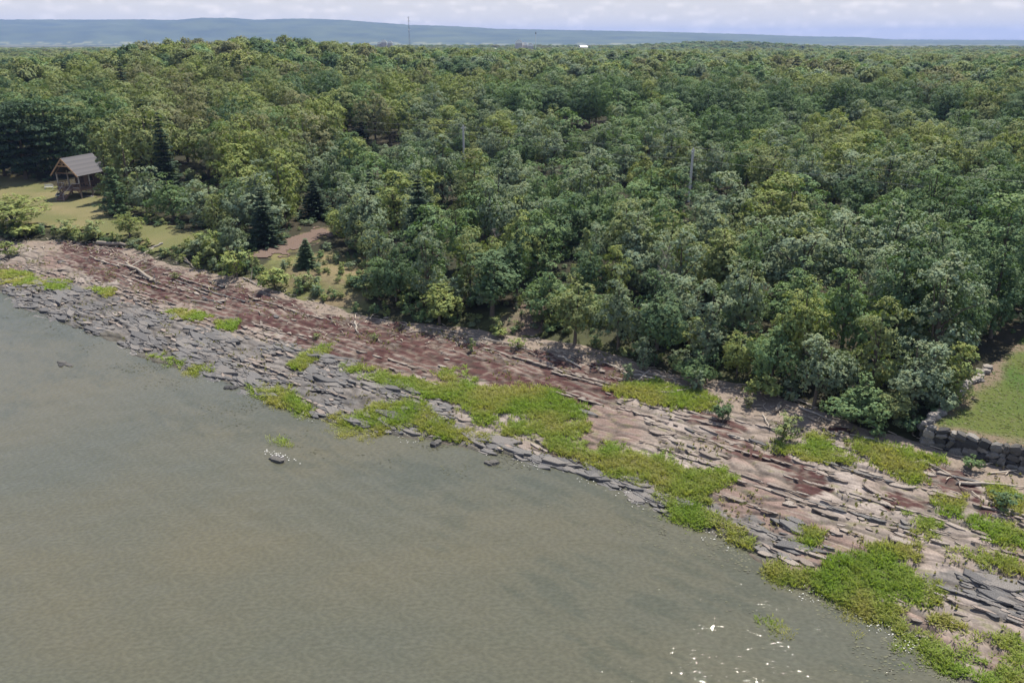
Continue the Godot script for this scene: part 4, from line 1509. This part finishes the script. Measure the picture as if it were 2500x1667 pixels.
func materials() -> void:
	M.tint_colors = [Color(0.138, 0.195, 0.096), Color(0.188, 0.208, 0.098), Color(0.215, 0.240, 0.092), Color(0.092, 0.136, 0.076), Color(0.180, 0.215, 0.150), Color(0.180, 0.176, 0.102), Color(0.050, 0.078, 0.054)]
	for i in M.tint_colors.size():
		var c: Color = M.tint_colors[i]
		var m := mat("leaf_%d" % i, lin(c.r * 1.4, c.g * 1.4, c.b * 1.4), 0.7, true)
		m.backlight_enabled = true
		m.backlight = lin(0.40, 0.47, 0.2)
		m.metallic_specular = 0.22
		leaf_tints.append(m)
	var any := mat("leaf_any", lin(0.35, 0.35, 0.35), 0.7, true)
	any.backlight_enabled = true
	any.backlight = lin(0.40, 0.47, 0.2)
	any.metallic_specular = 0.22
	mat("bark", lin(0.11, 0.09, 0.075))
	mat("bark_any", lin(0.10, 0.085, 0.07))
	mat("dead_wood", lin(0.23, 0.21, 0.19))
	var gb := mat("grass_blade", lin(0.47, 0.45, 0.68), 0.5, true)
	gb.backlight_enabled = true
	gb.backlight = lin(0.85, 0.9, 0.45)
	M.slab_colors = [Color(0.38, 0.37, 0.375), Color(0.29, 0.285, 0.295), Color(0.46, 0.43, 0.415), Color(0.66, 0.55, 0.49), Color(0.54, 0.455, 0.40), Color(0.76, 0.66, 0.59)]
	M.slab_tones = []
	var g1 := grain(0.03, 0.6, 1.0, 5)
	var g2 := grain(0.04, 0.0, 1.0, 4)
	for i in 6:
		var c: Color = M.slab_colors[i]
		var m := mat("slab_%d" % i, lin(c.r * 0.5, c.g * 0.5, c.b * 0.5), 0.8, true)
		textured(m, g1, 0.7, g2, 2.0)
		M.slab_tones.append(m)
	var sa := mat("slab_any", lin(0.5, 0.5, 0.5), 0.8, true)
	textured(sa, g1, 0.7, g2, 2.0)
	M.stone_tones = []
	for c in [Color(0.075, 0.075, 0.08), Color(0.14, 0.135, 0.13), Color(0.24, 0.23, 0.22), Color(0.33, 0.31, 0.29), Color(0.40, 0.36, 0.33)]:
		var m := mat("stone_%d" % M.stone_tones.size(), lin(c.r, c.g, c.b), 0.85)
		textured(m, g1, 0.9, g2, 3.0)
		M.stone_tones.append(m)
	M.driftwood_tones = []
	for c in [Color(0.52, 0.46, 0.40), Color(0.44, 0.40, 0.36), Color(0.38, 0.33, 0.28)]:
		var m := mat("driftwood_%d" % M.driftwood_tones.size(), lin(c.r, c.g, c.b), 0.85)
		textured(m, g1, 1.1, g2, 2.0)
		M.driftwood_tones.append(m)
	mat("stick_any", lin(0.42, 0.42, 0.42), 0.9, true)
	mat("cabin_wood", lin(0.16, 0.105, 0.08), 0.8)
	mat("cabin_tread", lin(0.25, 0.17, 0.15), 0.8)
	mat("cabin_trim", lin(0.30, 0.19, 0.11), 0.8)
	mat("cabin_trim_grey", lin(0.33, 0.28, 0.25), 0.8)
	mat("cabin_post", lin(0.20, 0.16, 0.14), 0.8)
	mat("cabin_post_pale", lin(0.34, 0.31, 0.29), 0.8)
	mat("cabin_dark", lin(0.07, 0.05, 0.045), 0.8)
	mat("shingle", lin(0.08, 0.08, 0.09), 0.9)
	M.shingle_tones = [mat("shingle_a", lin(0.10, 0.098, 0.107), 0.9), mat("shingle_b", lin(0.088, 0.086, 0.095), 0.9), mat("shingle_c", lin(0.108, 0.104, 0.113), 0.9)]
	mat("glass", lin(0.03, 0.035, 0.04), 0.1)
	mat("boat_green", lin(0.035, 0.06, 0.045), 0.4)
	mat("pale_paint", lin(0.5, 0.49, 0.46), 0.6)
	mat("white_paint", lin(0.8, 0.8, 0.79), 0.6)
	mat("pale_roof", lin(0.6, 0.6, 0.6), 0.7)
	mat("silo_wall", lin(0.45, 0.42, 0.42), 0.8)
	mat("steel", lin(0.2, 0.2, 0.21), 0.5)
	mat("pole_wood", lin(0.46, 0.45, 0.43), 0.9)
	mat("wire", lin(0.3, 0.3, 0.3), 0.6)
	mat("gravel_path", lin(0.21, 0.15, 0.125), 0.95)
	textured(M.gravel_path, g1, 0.8, g2, 4.0)

func zones() -> void:
	grey_zones = [
		pairs([-66.8, -95.82, -62.01, -97.39, -50.44, -90.33, -36.73, -80.3, -28.28, -75.22, -23.91, -72.77, -16.05, -69.13, -11.06, -64.21, -6.67, -60.12, -2.69, -55.31, 0.48, -52.65, -2.55, -51.83, -8.3, -54.93, -13.65, -57.07, -16.14, -58.44, -21.6, -61.88, -28.81, -66.7, -37.03, -72.18, -46.28, -78.09, -54.94, -83.21, -62.11, -88.28]),
		pairs([-0.91, -54.21, 3.76, -50.79, 7.21, -49.21, 10.04, -46.96, 12.57, -44.39, 15.18, -43.12, 18.8, -41.9, 17.51, -38.97, 14.33, -40.06, 11.97, -41.76, 9.01, -44.39, 5.42, -47.3, 0.79, -50.47]),
		pairs([25, -37.09, 27.85, -36.69, 28.99, -35.17, 27.68, -33.07, 25.87, -34.1, 24.65, -35.92]),
	]
	red_zones = [
		pairs([-69.26, -112.71, -61, -111.93, -50.84, -102.32, -40.84, -95.07, -27.63, -86.18, -19.95, -79.36, -12.89, -77.03, -5.16, -72.82, -6.89, -67.16, -7.05, -64.41, -11.23, -65.61, -16.77, -68.78, -24.37, -74.68, -31.45, -79.36, -37.32, -84.58, -43.83, -87.84, -53.22, -95.07, -61.66, -102.32]),
		pairs([-7.66, -71.04, -1.14, -71.63, 5.15, -67.16, 10.67, -65.11, 12.52, -61.76, 8.29, -58.69, 4.54, -57.86, -1.4, -62.22, -6.35, -65.61]),
		pairs([28.91, -47.24, 31.26, -46.43, 31.88, -43.81, 29.9, -43.92, 28.61, -45.42]),
		pairs([15.25, -56.65, 19.18, -52.93, 21.39, -47.75, 22.36, -45.46, 19.96, -45.46, 17.72, -50.23, 14.66, -54]),
		pairs([24.31, -53.99, 26.77, -53.27, 26.33, -52.21, 24.24, -52.91]),
		pairs([30.89, -43.49, 33.52, -42.49, 33.07, -41.76, 31.18, -42]),
		pairs([25.44, -44.27, 28.68, -44.27, 27.03, -42.74, 25.14, -42.99]),
	]
	grass_zones = [
		pairs([-16.02, -68.01, -11.23, -65.44, -6.94, -63.02, -2.98, -62.56, 0.16, -62.28, 2.87, -61.91, 5.7, -58.45, 6.41, -55.08, 4.64, -53.98, 2.23, -54.27, -0.91, -54.71, -0.65, -56.37, 2.49, -56.69, -0.22, -57.8, -4.73, -59.46, -7.53, -61.2, -10.88, -63.02, -15.42, -66.04]),
		pairs([-7.21, -66.02, -4.72, -65.51, -3.02, -63.75, -4.97, -63.18]),
		pairs([-16.3, -58.22, -12.9, -58.79, -11.27, -60.3, -7.48, -60.48, -6.82, -57.66, -4.13, -55.64, -1.62, -54.76, -1.94, -53.75, -6.21, -55.05, -9.96, -56.56, -11.1, -54.76, -13.98, -55.05]),
		pairs([-37.26, -72.34, -34.22, -71.64, -32.23, -69.96, -29.18, -68.13, -30.76, -67.29, -34.16, -69.41]),
		pairs([-24.48, -64.89, -21.42, -63.84, -18.23, -60.68, -17.27, -58.66, -20.05, -60.33, -23.16, -63]),
		pairs([1.83, -54.97, 4.29, -53.81, 7.5, -51.74, 12.02, -50.81, 12.34, -49.17, 15.34, -48.32, 15.74, -46.97, 13.02, -45.79, 13.89, -44.4, 11.59, -45.46, 11, -47.14, 8.37, -48.32, 6.6, -49.54, 2.86, -52.83]),
		pairs([-70.37, -101.6, -64.94, -99.49, -57, -94.54, -56.05, -91.96, -63.29, -95.69, -67.3, -96.66]),
		pairs([-53.72, -92.37, -49.77, -91.47, -48.8, -89.03]),
		pairs([-39.8, -84.01, -35.1, -82.5, -34.08, -80.03, -38.15, -81.47]),
		pairs([-32.51, -79.48, -30.11, -79.48, -29.3, -76.76, -31.17, -77.03]),
		pairs([8.55, -61.48, 12.58, -62.13, 16.69, -59.8, 16.95, -57.05, 12.9, -57.62, 9.54, -59.71]),
		pairs([19.28, -51.66, 23.96, -53.05, 24.28, -50.01, 25.08, -48.81, 22.33, -48.69, 20.23, -50.01]),
		pairs([25.52, -51.48, 27.05, -50.81, 29.7, -49.52, 31.23, -48.45, 29.28, -47.08, 28.03, -45.37, 26.83, -46.79, 25.71, -49.2]),
		pairs([18.46, -41.76, 19.5, -41.9, 19.69, -40.69, 18.74, -39.61, 18.07, -40.23]),
		pairs([15.66, -38.34, 17.69, -37.93, 20.74, -38.97, 22.49, -39.62, 23.14, -37.53, 24.48, -35.6, 23.48, -34.62, 21.98, -35.34, 20.33, -34.98, 18.32, -36.16, 15.79, -36.93]),
		pairs([17.92, -36.4, 20.4, -35.1, 21.64, -34.56, 21.77, -32.6, 23.31, -31.96, 24.45, -30.73, 23.19, -29.29, 22.45, -29.94, 20.78, -31.74, 18.83, -33.69]),
		pairs([23.02, -34.17, 24.5, -32.81, 27.03, -31.9, 26.34, -30.79, 24.91, -31.1, 23.32, -32.35]),
		pairs([29.69, -42.54, 30.88, -41.09, 32.09, -40.26, 31.1, -38.67, 29.7, -39.54, 29.12, -40.9]),
		pairs([26, -42.49, 27.26, -41.52, 26.41, -40.13, 25.63, -41.05]),
		pairs([28.2, -43.7, 30.65, -44.07, 28.2, -42.05]),
		pairs([32.26, -45.09, 33.79, -44.55, 33.79, -43.04, 32.78, -41.42, 32.01, -43.04]),
		pairs([26.87, -39.25, 28.45, -38.19, 30.49, -37.57, 29.89, -36.61, 27.73, -37.37]),
		pairs([23.1, -39.87, 25.08, -39.48, 24.19, -38.2, 23.08, -38.37]),
		pairs([13.61, -33.7, 14.84, -33.57, 15.07, -33.03, 13.99, -32.77]),
		pairs([-19.53, -54.9, -17.67, -54.54, -17.65, -53.54, -18.94, -53.82]),
		pairs([-21.79, -68.2, -19.14, -72.32, -18.47, -70.71, -20.17, -66.84]),
		pairs([10.52, -46.16, 13.55, -43.51, 15.32, -41.57, 15.34, -40.19, 13.07, -41.57, 10.43, -44.02]),
		pairs([6.94, -52.9, 8.43, -52.62, 8.09, -51.26, 6.96, -51.52]),
		pairs([15.94, -39.02, 17.08, -37.65, 16.14, -37.18, 15.64, -37.65]),
		pairs([24.48, -31.06, 26.37, -30.76, 25.34, -29.1, 23.57, -29.1]),
		pairs([-3.18, -58.45, -1.32, -58.04, -1.47, -56.45, -2.93, -56.84]),
	]
	M.grass_labels = ["long bright green grass bed winding across the middle of the beach", "small grass patch just above the long middle bed", "olive grass bed at the water's edge below the long middle bed", "short grass strip at the waterline of the left grey rocks", "narrow grass strip at the water where the grey slabs end", "wide grass bed above the dark waterline rocks right of centre", "yellowish grass strip at the far left beach edge", "tiny grass patch on the left grey slabs, right of the far left strip", "thin grass patch on the upper left slabs", "tuft of grass below the darkest red weed", "thin grass streak behind the driftwood at right of centre", "grass bed below the round beach bush", "grass bed in front of the stone wall's corner", "single round grass tuft on tan rock near the lower right", "upper part of the big lower right grass bed", "lower part of the big lower right grass bed along the water", "olive grass band right of the big lower right bed", "bright grass bed at the right picture edge", "small grass clump left of the bright right-edge bed", "small grass clump above the bright right-edge bed", "dark grass by the shrubs at the right edge below the wall", "pale grass fringe along the lower right ledge", "grass clump above the big lower right bed", "submerged grass clump in the lower right water", "submerged grass clump off the left grey slabs", "thin grass fringe among the middle grey slabs", "olive weed on the dark waterline rocks right of centre", "small grass tuft right of the long bed's round end", "olive weed where the big lower right bed meets the water", "grass in the bottom right corner of the beach", "small grass tuft below the long bed's middle"]
	var lawn_left := pairs([-112.03, -161.06, -100.48, -159.92, -85.92, -144.89, -76.66, -140.37, -69.11, -132.47, -66.64, -125.83, -55.66, -116.83, -46.02, -113.02, -44.08, -106.14, -48.01, -104.66, -60.98, -113.77, -80.66, -118.86, -86.38, -121.16])
	var lawn_right := pairs([30.62, -50.69, 34.94, -54.77, 40.74, -60.54, 46.89, -66.43])
	lawn_right.append_array(pairs([72, -92, 105, -80, 100, -10, 51.5, -34.9]))
	var bank := pairs([-33.71, -92.43, -31.22, -99.55, -28.15, -101.22, -23.16, -100, -18.78, -98.39, -16.26, -87.35, -16.6, -82.09, -13.08, -78.6, -23.94, -84.09])
	var path := pairs([-35.78, -99.22, -34.64, -103.13, -31.19, -110.82, -29.21, -116.17, -26.32, -112.03, -28.35, -107, -31.1, -99.12])
	var hollow := pairs([-1.86, -75.05, 0.43, -79.05, 3.87, -81.95, 3.89, -74.69, 2.15, -71.95])
	var glade := pairs([6.95, -233.61, 16.35, -239.54, 27.97, -216.05, 24.17, -189.44, 13.49, -195.59, 6.42, -206.71])
	var yard := pairs([-86.81, -142.1, -97.44, -164.21, -85.19, -161.79, -71.8, -136.13])
	var wall_front := pairs([28, -53, 33, -50, 60, -28, 50, -20])
	var pole_a := pairs([-10.44, -169.28])[0]
	var pole_b := pairs([30.84, -133.29])[0]
	var span := pole_b - pole_a
	pole_line = PackedVector2Array([pole_a - span * 0.5, pole_a, pole_b, pole_b + span * 0.3])
	var side := Vector2(-span.y, span.x).normalized() * 1.8
	var line := PackedVector2Array([pole_line[0] + side, pole_line[3] + side, pole_line[3] - side, pole_line[0] - side])
	M.lawn_left = lawn_left
	M.lawn_right = lawn_right
	M.path = path
	M.hollow = hollow
	clearings = [bank, hollow, glade, path, lawn_left]
	no_trees = [pairs([-35.13, -97.1, -34.44, -102.45, -31.33, -111.34, -28.03, -118.44, -24.81, -109.42, -27.06, -101.64, -29.69, -94.05]), line, bank, hollow, glade, path, lawn_left, lawn_right, yard, wall_front]
	M.shrub_zones = [bank]
	M.shrub_zones.append(hollow)
	M.bare = [pairs([-35.13, -97.1, -34.44, -102.45, -31.33, -111.34, -28.03, -118.44, -24.81, -109.42, -27.06, -101.64, -29.69, -94.05]), path, lawn_left, lawn_right, yard, wall_front]

func build_lawns() -> void:
	var m := mat("lawn_grass", lin(0.40, 0.40, 0.42), 0.9, true)
	textured(m, grain(0.05, 0.6, 1.0, 5), 0.35, grain(0.08, 0.0, 1.0, 3), 4.0)
	var left := lone("lawn", sheet(M.lawn_left, 0.8, func(x, z): return land(x, z) + 0.12, func(p): return Color(0.62, 0.53, 0.25).lerp(Color(0.40, 0.42, 0.15), clampf(0.5 + noise_b.get_noise_2d(p.x * 0.5, p.y * 0.5) * 1.4, 0, 1)), 2.5), m)
	tag(left, "mown yellowish lawn in front of the cabin", "", "", "structure")
	var edge: PackedVector2Array = M.lawn_right.slice(0, 4)
	var front := PackedVector2Array([Vector2(30.6, -50.6), Vector2(51.5, -34.9)])
	var right := lone("lawn", sheet(M.lawn_right, 0.3, func(x, z): return maxf(3.36, land(x, z) + 0.08), func(p):
		var e := minf(absf(sd(edge, p)) * 1.3, absf(sd(front, p)) * 0.75) + noise_b.get_noise_2d(p.x * 1.2, p.y * 1.2) * 1.6 + noise_c.get_noise_2d(p.x * 0.8, p.y * 0.8) * 0.5
		var green := Color(0.17, 0.33, 0.04).lerp(Color(0.28, 0.36, 0.07), clampf(0.4 + noise_b.get_noise_2d(p.x * 0.7, p.y * 0.7) * 1.5, 0, 1))
		return Color(0.56, 0.43, 0.30).lerp(green, smoothstep(0.5, 2.0, e))), m)
	tag(right, "green lawn with worn tan edge behind the stone wall", "", "", "structure")
	var core := Shape.new()
	var a := Vector3(30.75, 0, -50.75)
	var run := Vector3(0.805, 0, 0.594)
	var q := Vector3(41.48, 3.6, -61.3)
	core.quad(a + Vector3(0, 0.8, 0), a + Vector3(0, 3.35, 0), a + run * 24.0 + Vector3(0, 3.35, 0), a + run * 24.0 + Vector3(0, 0.8, 0))
	core.quad(Vector3(q.x, 0.8, q.z), Vector3(q.x, 3.35, q.z), a + Vector3(0, 3.35, 0), a + Vector3(0, 0.8, 0))
	var bankm := mat("earth_bank", lin(0.10, 0.085, 0.07), 0.95)
	part("earth_bank", core.mesh(), bankm, right)
	var p := lone("path", sheet(M.path, 0.3, func(x, z): return land(x, z) + 0.1, func(_p): return Color.WHITE, 2.2), M.gravel_path)
	tag(p, "reddish gravel track climbing into the wood", "", "", "structure")

func prototypes() -> void:
	kind("round_a", crown_shape(101, 10.0, 4.0, 0.5, 89, 0.21, "round"), 10.0, 8.0)
	kind("round_b", crown_shape(102, 10.0, 4.0, 0.3, 102, 0.21, "round"), 10.0, 8.0)
	kind("round_c", crown_shape(103, 10.0, 4.0, 0.8, 72, 0.21, "round"), 10.0, 8.0)
	kind("round_d", crown_shape(104, 10.0, 4.0, 0.2, 113, 0.21, "round"), 10.0, 8.0)
	kind("dome_a", crown_shape(121, 10.0, 4.0, 0.4, 88, 0.21, "dome"), 10.0, 8.0)
	kind("dome_b", crown_shape(122, 10.0, 4.0, 0.3, 102, 0.21, "dome"), 10.0, 8.0)
	kind("dome_c", crown_shape(123, 10.0, 4.0, 0.6, 74, 0.21, "dome"), 10.0, 8.0)
	kind("dome_d", crown_shape(124, 10.0, 4.0, 0.3, 61, 0.21, "dome"), 10.0, 8.0)
	kind("tall_a", crown_shape(105, 10.0, 3.0, 0.2, 40, 0.21, "tall"), 10.0, 6.4)
	kind("tall_b", crown_shape(106, 10.0, 3.0, 0.4, 46, 0.21, "tall"), 10.0, 6.4)
	kind("cedar_a", crown_shape(107, 10.0, 2.3, 0.3, 60, 0.2, "cone", 8), 10.0, 4.8)
	kind("pine_a", crown_shape(108, 14.0, 4.6, 1.6, 90, 0.28, "plate", 6, 1.2), 14.0, 9.2)
	kind("spruce_a", spruce_shape(109, 8.0, 2.2, 0.34), 8.0, 4.4)
	kind("spruce_b", spruce_shape(110, 8.0, 2.0, 0.4), 8.0, 4.0)
	kind("shrub_a", crown_shape(111, 2.0, 1.2, 0.05, 22, 0.17, "round", 7, 0.8), 2.0, 2.4)
	kind("shrub_b", crown_shape(112, 2.0, 1.2, 0.0, 16, 0.15, "round", 7, 0.7), 2.0, 2.4)
	kind("shrub_c", crown_shape(113, 2.0, 1.0, 0.0, 18, 0.16, "tall", 7, 0.8), 2.0, 2.1)
	kind("far_a", crown_shape(114, 10.0, 4.0, 1.0, 66, 0.46, "dome", 6, 1.2), 10.0, 8.0)
	kind("far_b", crown_shape(115, 10.0, 4.0, 1.0, 74, 0.46, "dome", 6, 1.2), 10.0, 8.0)
	kind("far_c", crown_shape(116, 10.0, 4.0, 2.0, 58, 0.48, "dome", 6, 1.2), 10.0, 8.0)
	kind("far_spruce", spruce_shape(117, 8.0, 1.8, 0.8, 0.6), 8.0, 3.6)
	kind("dead_a", twigs_shape(118, 8.0), 8.0, 5.0)
	kind("dead_b", twigs_shape(119, 8.0), 8.0, 5.0)

func plants_list() -> void:
	# x, z, height, width, look, tint
	M.front = [
		[-98.31, -156.21, 15.74, 13.21, "pine_a", 6], [-94.22, -160.82, 16.14, 13.58, "pine_a", 3], [-89.61, -164.22, 14.13, 11.07, "round_b", 3], [-104.73, -159.51, 12.53, 9.88, "pine_a", 6],
		[-71.04, -135.38, 12.12, 6.94, "cedar_a", 1], [-66.25, -132.51, 13.53, 7.56, "cedar_a", 1], [-65.04, -125.2, 7.92, 7.9, "cedar_a", 3], [-60.3, -125.84, 9.2, 8.65, "round_a", 4], [-54.06, -121.17, 7.91, 9.06, "round_d", 0], [-47.49, -116.64, 7.34, 8.07, "tall_a", 4], [-42.27, -115.11, 8.22, 7.98, "round_b", 3],
		[-34.61, -105.44, 8.36, 6.14, "spruce_a", 6], [-31.5, -122.15, 6.4, 5.89, "spruce_b", 6], [-36.24, -122.28, 7.29, 6.32, "round_a", 2], [-11.45, -94.54, 11.81, 6.67, "spruce_a", 6], [-56.81, -111.85, 4.37, 5.84, "round_c", 2],
		[-26.19, -94.52, 3.8, 3.45, "spruce_b", 3], [-19.07, -96.73, 5.73, 5.68, "round_b", 1], [-15.04, -82.24, 4.81, 4.42, "tall_b", 0], [-12.96, -81.43, 8.4, 5.36, "round_d", 3], [-9.15, -79.9, 8.98, 5.27, "tall_a", 4], [-7.66, -76.21, 4.9, 6.92, "round_c", 2], [-2.14, -77.05, 7.93, 10.21, "round_b", 3], [-4.64, -80.84, 8.34, 6.29, "tall_b", 1],
		[3.36, -88.79, 8.46, 7.88, "tall_a", 0], [8.05, -82.2, 7.97, 4.42, "cedar_a", 1], [11.11, -79.19, 6.8, 4.27, "tall_b", 2], [6.2, -70.35, 8.01, 7.31, "round_c", 1], [10.28, -68.74, 8.7, 5.9, "round_d", 4], [13.86, -67.7, 8.16, 7.47, "round_b", 3], [17.77, -64.92, 7.71, 6, "tall_a", 4], [19.79, -61.84, 4.92, 4.23, "round_a", 2], [16.02, -62.14, 2.92, 3.87, "round_d", 0], [11.93, -64.4, 3.33, 2.47, "tall_b", 4],
		[22.43, -60.49, 7.55, 5.66, "round_d", 0], [25.16, -60.99, 9.8, 6.82, "round_c", 2], [24.89, -56.79, 6.88, 6.1, "round_b", 4], [27, -54.1, 4.32, 5.68, "round_d", 0], [29.58, -57.25, 8.29, 5.38, "tall_a", 1], [31.73, -54.62, 6.81, 6.56, "round_a", 4], [35.21, -55.06, 5.22, 4.17, "tall_b", 2], [29.87, -53.34, 3.28, 4.76, "round_c", 1],
		[37.26, -63.29, 13.02, 9.37, "round_b", 3], [46.17, -68.92, 11.67, 8.82, "round_d", 3], [21.7, -67.72, 9.75, 7.04, "round_a", 4], [29.52, -63.44, 10.82, 7.44, "round_d", 0], [34.23, -64.35, 11.31, 7.92, "tall_a", 3], [51.53, -72.37, 11.69, 8.33, "round_a", 3], [40.49, -64.22, 7.41, 5.54, "round_b", 3],
		[17.64, -76.29, 9.32, 6.89, "tall_b", 4], [13.85, -88.63, 11.47, 9.44, "round_a", 1], [0.21, -88.82, 10.49, 7.88, "round_d", 2],
	]
	M.shrub_list = [
		[17, -55.17, 2.06, 2.46, "shrub_a", 3, "dark bushy shrub alone on the beach right of centre"],
		[20.86, -52.2, 2.5, 3.35, "shrub_b", 1, "large round beach bush right of the dark shrub"],
		[19.65, -56.95, 1.31, 1.51, "shrub_b", 5, "small brownish shrub between the two beach bushes"],
		[32.29, -46.87, 1.33, 1.9, "shrub_a", 0, "green bush at the foot of the stone wall"],
		[33.56, -53.52, 2.83, 3.22, "shrub_a", 4, "grey-green bush overhanging the stone wall's side"],
		[15.99, -60.2, 1.85, 1.89, "shrub_c", 4, "slender grey-green sapling on the upper beach"],
		[10.32, -62.75, 1.49, 1.64, "shrub_c", 4, "small grey-green sapling by the crossed driftwood"],
		[-4.02, -69.64, 1.37, 1.11, "shrub_c", 1, "little upright shrub on the red weed below the wood"],
		[-42.95, -93.77, 1.15, 1.89, "shrub_b", 1, "low olive shrub on the left beach beside the big log"],
		[-20.07, -73.82, 0.72, 1.53, "shrub_b", 1, "low olive shrub on the middle of the red weed"],
		[-14.03, -72.74, 0.85, 1.33, "shrub_b", 1, "small shrub beside the forked white driftwood"],
		[-39.32, -99.24, 3.84, 5.23, "shrub_a", 1, "wide olive shrub above the left driftwood"],
		[-34.92, -93.63, 4.25, 6.64, "shrub_b", 2, "broad yellow-green shrub below the gravel track"],
		[-28.88, -89, 3.28, 5.29, "shrub_a", 2, "broad yellow-green shrub right of the one below the track"],
		[-24.7, -87.2, 2.42, 4.67, "shrub_b", 1, "olive shrub on the bank below the small spruce"],
		[-18.29, -86.55, 1.6, 5.14, "shrub_a", 3, "dark shrub in the dry grass of the bank"],
		[-67.84, -114.15, 3, 5.95, "shrub_b", 1, "olive shrub between the left lawn and the beach"],
		[-73.61, -113.76, 2.67, 6.6, "shrub_a", 2, "yellow-green shrub at the lower edge of the left lawn"],
		[-72.1, -106.54, 2.86, 4.99, "shrub_b", 2, "bright shrub at the far left above the beach"],
		[-62.43, -112.55, 2.84, 4.57, "shrub_c", 1, "upright olive shrub between lawn and thick left log"],
		[-1.15, -72.93, 1.32, 2.66, "shrub_a", 2, "yellow-green shrub below the bare hollow"],
		[0.6, -69.87, 1.38, 2.57, "shrub_b", 2, "leafy shrub on the beach edge below the hollow"],
		[27.7, -51.76, 1.3, 1.99, "shrub_b", 0, "low green shrub left of the stone wall's corner"],
		[21.14, -58.61, 2.81, 4.05, "shrub_a", 2, "yellowish bush at the wood's foot behind the beach bushes"],
		[32.24, -42.59, 1.49, 2.56, "shrub_b", 3, "low dark shrub at the right edge below the wall"],
	]
	rng.seed = 404
	for e in [[31.94, -66.47, 6.79, 3.26, "dead_a", "bare grey dead tree standing before the dark trees"], [25.32, -60.32, 4.02, 3.38, "dead_b", "leaning bare dead tree among the yellow-green trees"], [15.81, -76.32, 7.53, 3.22, "dead_b", "pale leafless tree in the middle of the wood"], [-2.04, -96.36, 4.59, 2.83, "dead_a", "thin leafless tree left of the middle of the wood"]]:
		plant("dead_tree", e[4], 0, Vector3(e[0], land(e[0], e[1]), e[1]), e[2], e[3], 0.7, e[5], "tree", "dead trees in the wood", "branches")

func build_driftwood() -> void:
	rng.seed = 51
	for e in [
		[[-45.71, -93.42, -52.31, -100.73], 0.26, "root branch", "big bleached driftwood log with root lying on the left beach"],
		[[-61.17, -110.58, -56.03, -108.58], 0.34, "", "thick short grey log at the top of the left beach"],
		[[-49.92, -107.28, -51.4, -106.01], 0.2, "", "pale squared log by the left bushes"],
		[[-51.07, -106.29, -51.65, -104.43], 0.13, "", "thin pale log below the squared one"],
		[[-50, -96.7, -49.3, -97.72], 0.14, "", "short pale log beside the big bleached one"],
		[[-44.35, -100.56, -41.73, -97.37], 0.1, "branch", "small branched driftwood below the wide olive shrub"],
		[[-33.91, -93.07, -30.55, -89.25], 0.1, "branch", "branched driftwood below the broad yellow-green shrub"],
		[[-16.9, -77.41, -16.01, -74.35], 0.11, "branch", "forked white driftwood standing out on the red weed"],
		[[-37.93, -86.16, -35.39, -84.87], 0.1, "", "small pale log low on the left beach"],
		[[0.17, -70.37, 2.08, -69.18], 0.12, "branch", "bent pale driftwood below the hollow"],
		[[-2.91, -72.21, 0.17, -70.66], 0.09, "", "long thin driftwood left of the bent one"],
		[[4.51, -67.83, 6.54, -65.14], 0.13, "", "long straight driftwood on the middle upper beach"],
		[[11.02, -63.32, 12.73, -62.31], 0.14, "", "left log of the crossed driftwood pair"],
		[[12.54, -63.99, 11.09, -62.18], 0.11, "", "pole lying across the crossed driftwood pair"],
		[[12.71, -63.13, 14.64, -61.78], 0.14, "branch", "right log beside the crossed driftwood pair"],
		[[14.25, -59.98, 15.74, -60.45], 0.12, "", "short white log left of the dark beach shrub"],
		[[21.52, -56.06, 22.41, -57.31], 0.16, "root", "white driftwood stump above the round beach bush"],
		[[20.36, -55.7, 20.24, -53.46], 0.07, "branch", "thin branch pointing down left of the round beach bush"],
		[[23.56, -56.56, 25.68, -53.77], 0.11, "", "long pole along the shade line right of the white stump"],
		[[23.74, -54.94, 24.53, -53.7], 0.09, "branch", "branched stick below the long pole"],
		[[30.74, -45.35, 34.03, -44.68], 0.12, "root", "long bleached log with upturned root below the wall"],
		[[29.39, -48.39, 30.69, -46.11], 0.09, "", "thin pole leading to the upturned root log"],
		[[26.79, -51.53, 28.51, -49.91], 0.1, "", "weathered pole left of the wall's corner"],
		[[-8.72, -75.24, -5.88, -73.81], 0.1, "", "weathered log below the yellow-green shore tree"],
	]:
		driftwood([e[0][0], e[0][1], e[0][2], e[0][3], e[1], e[2], e[3]])
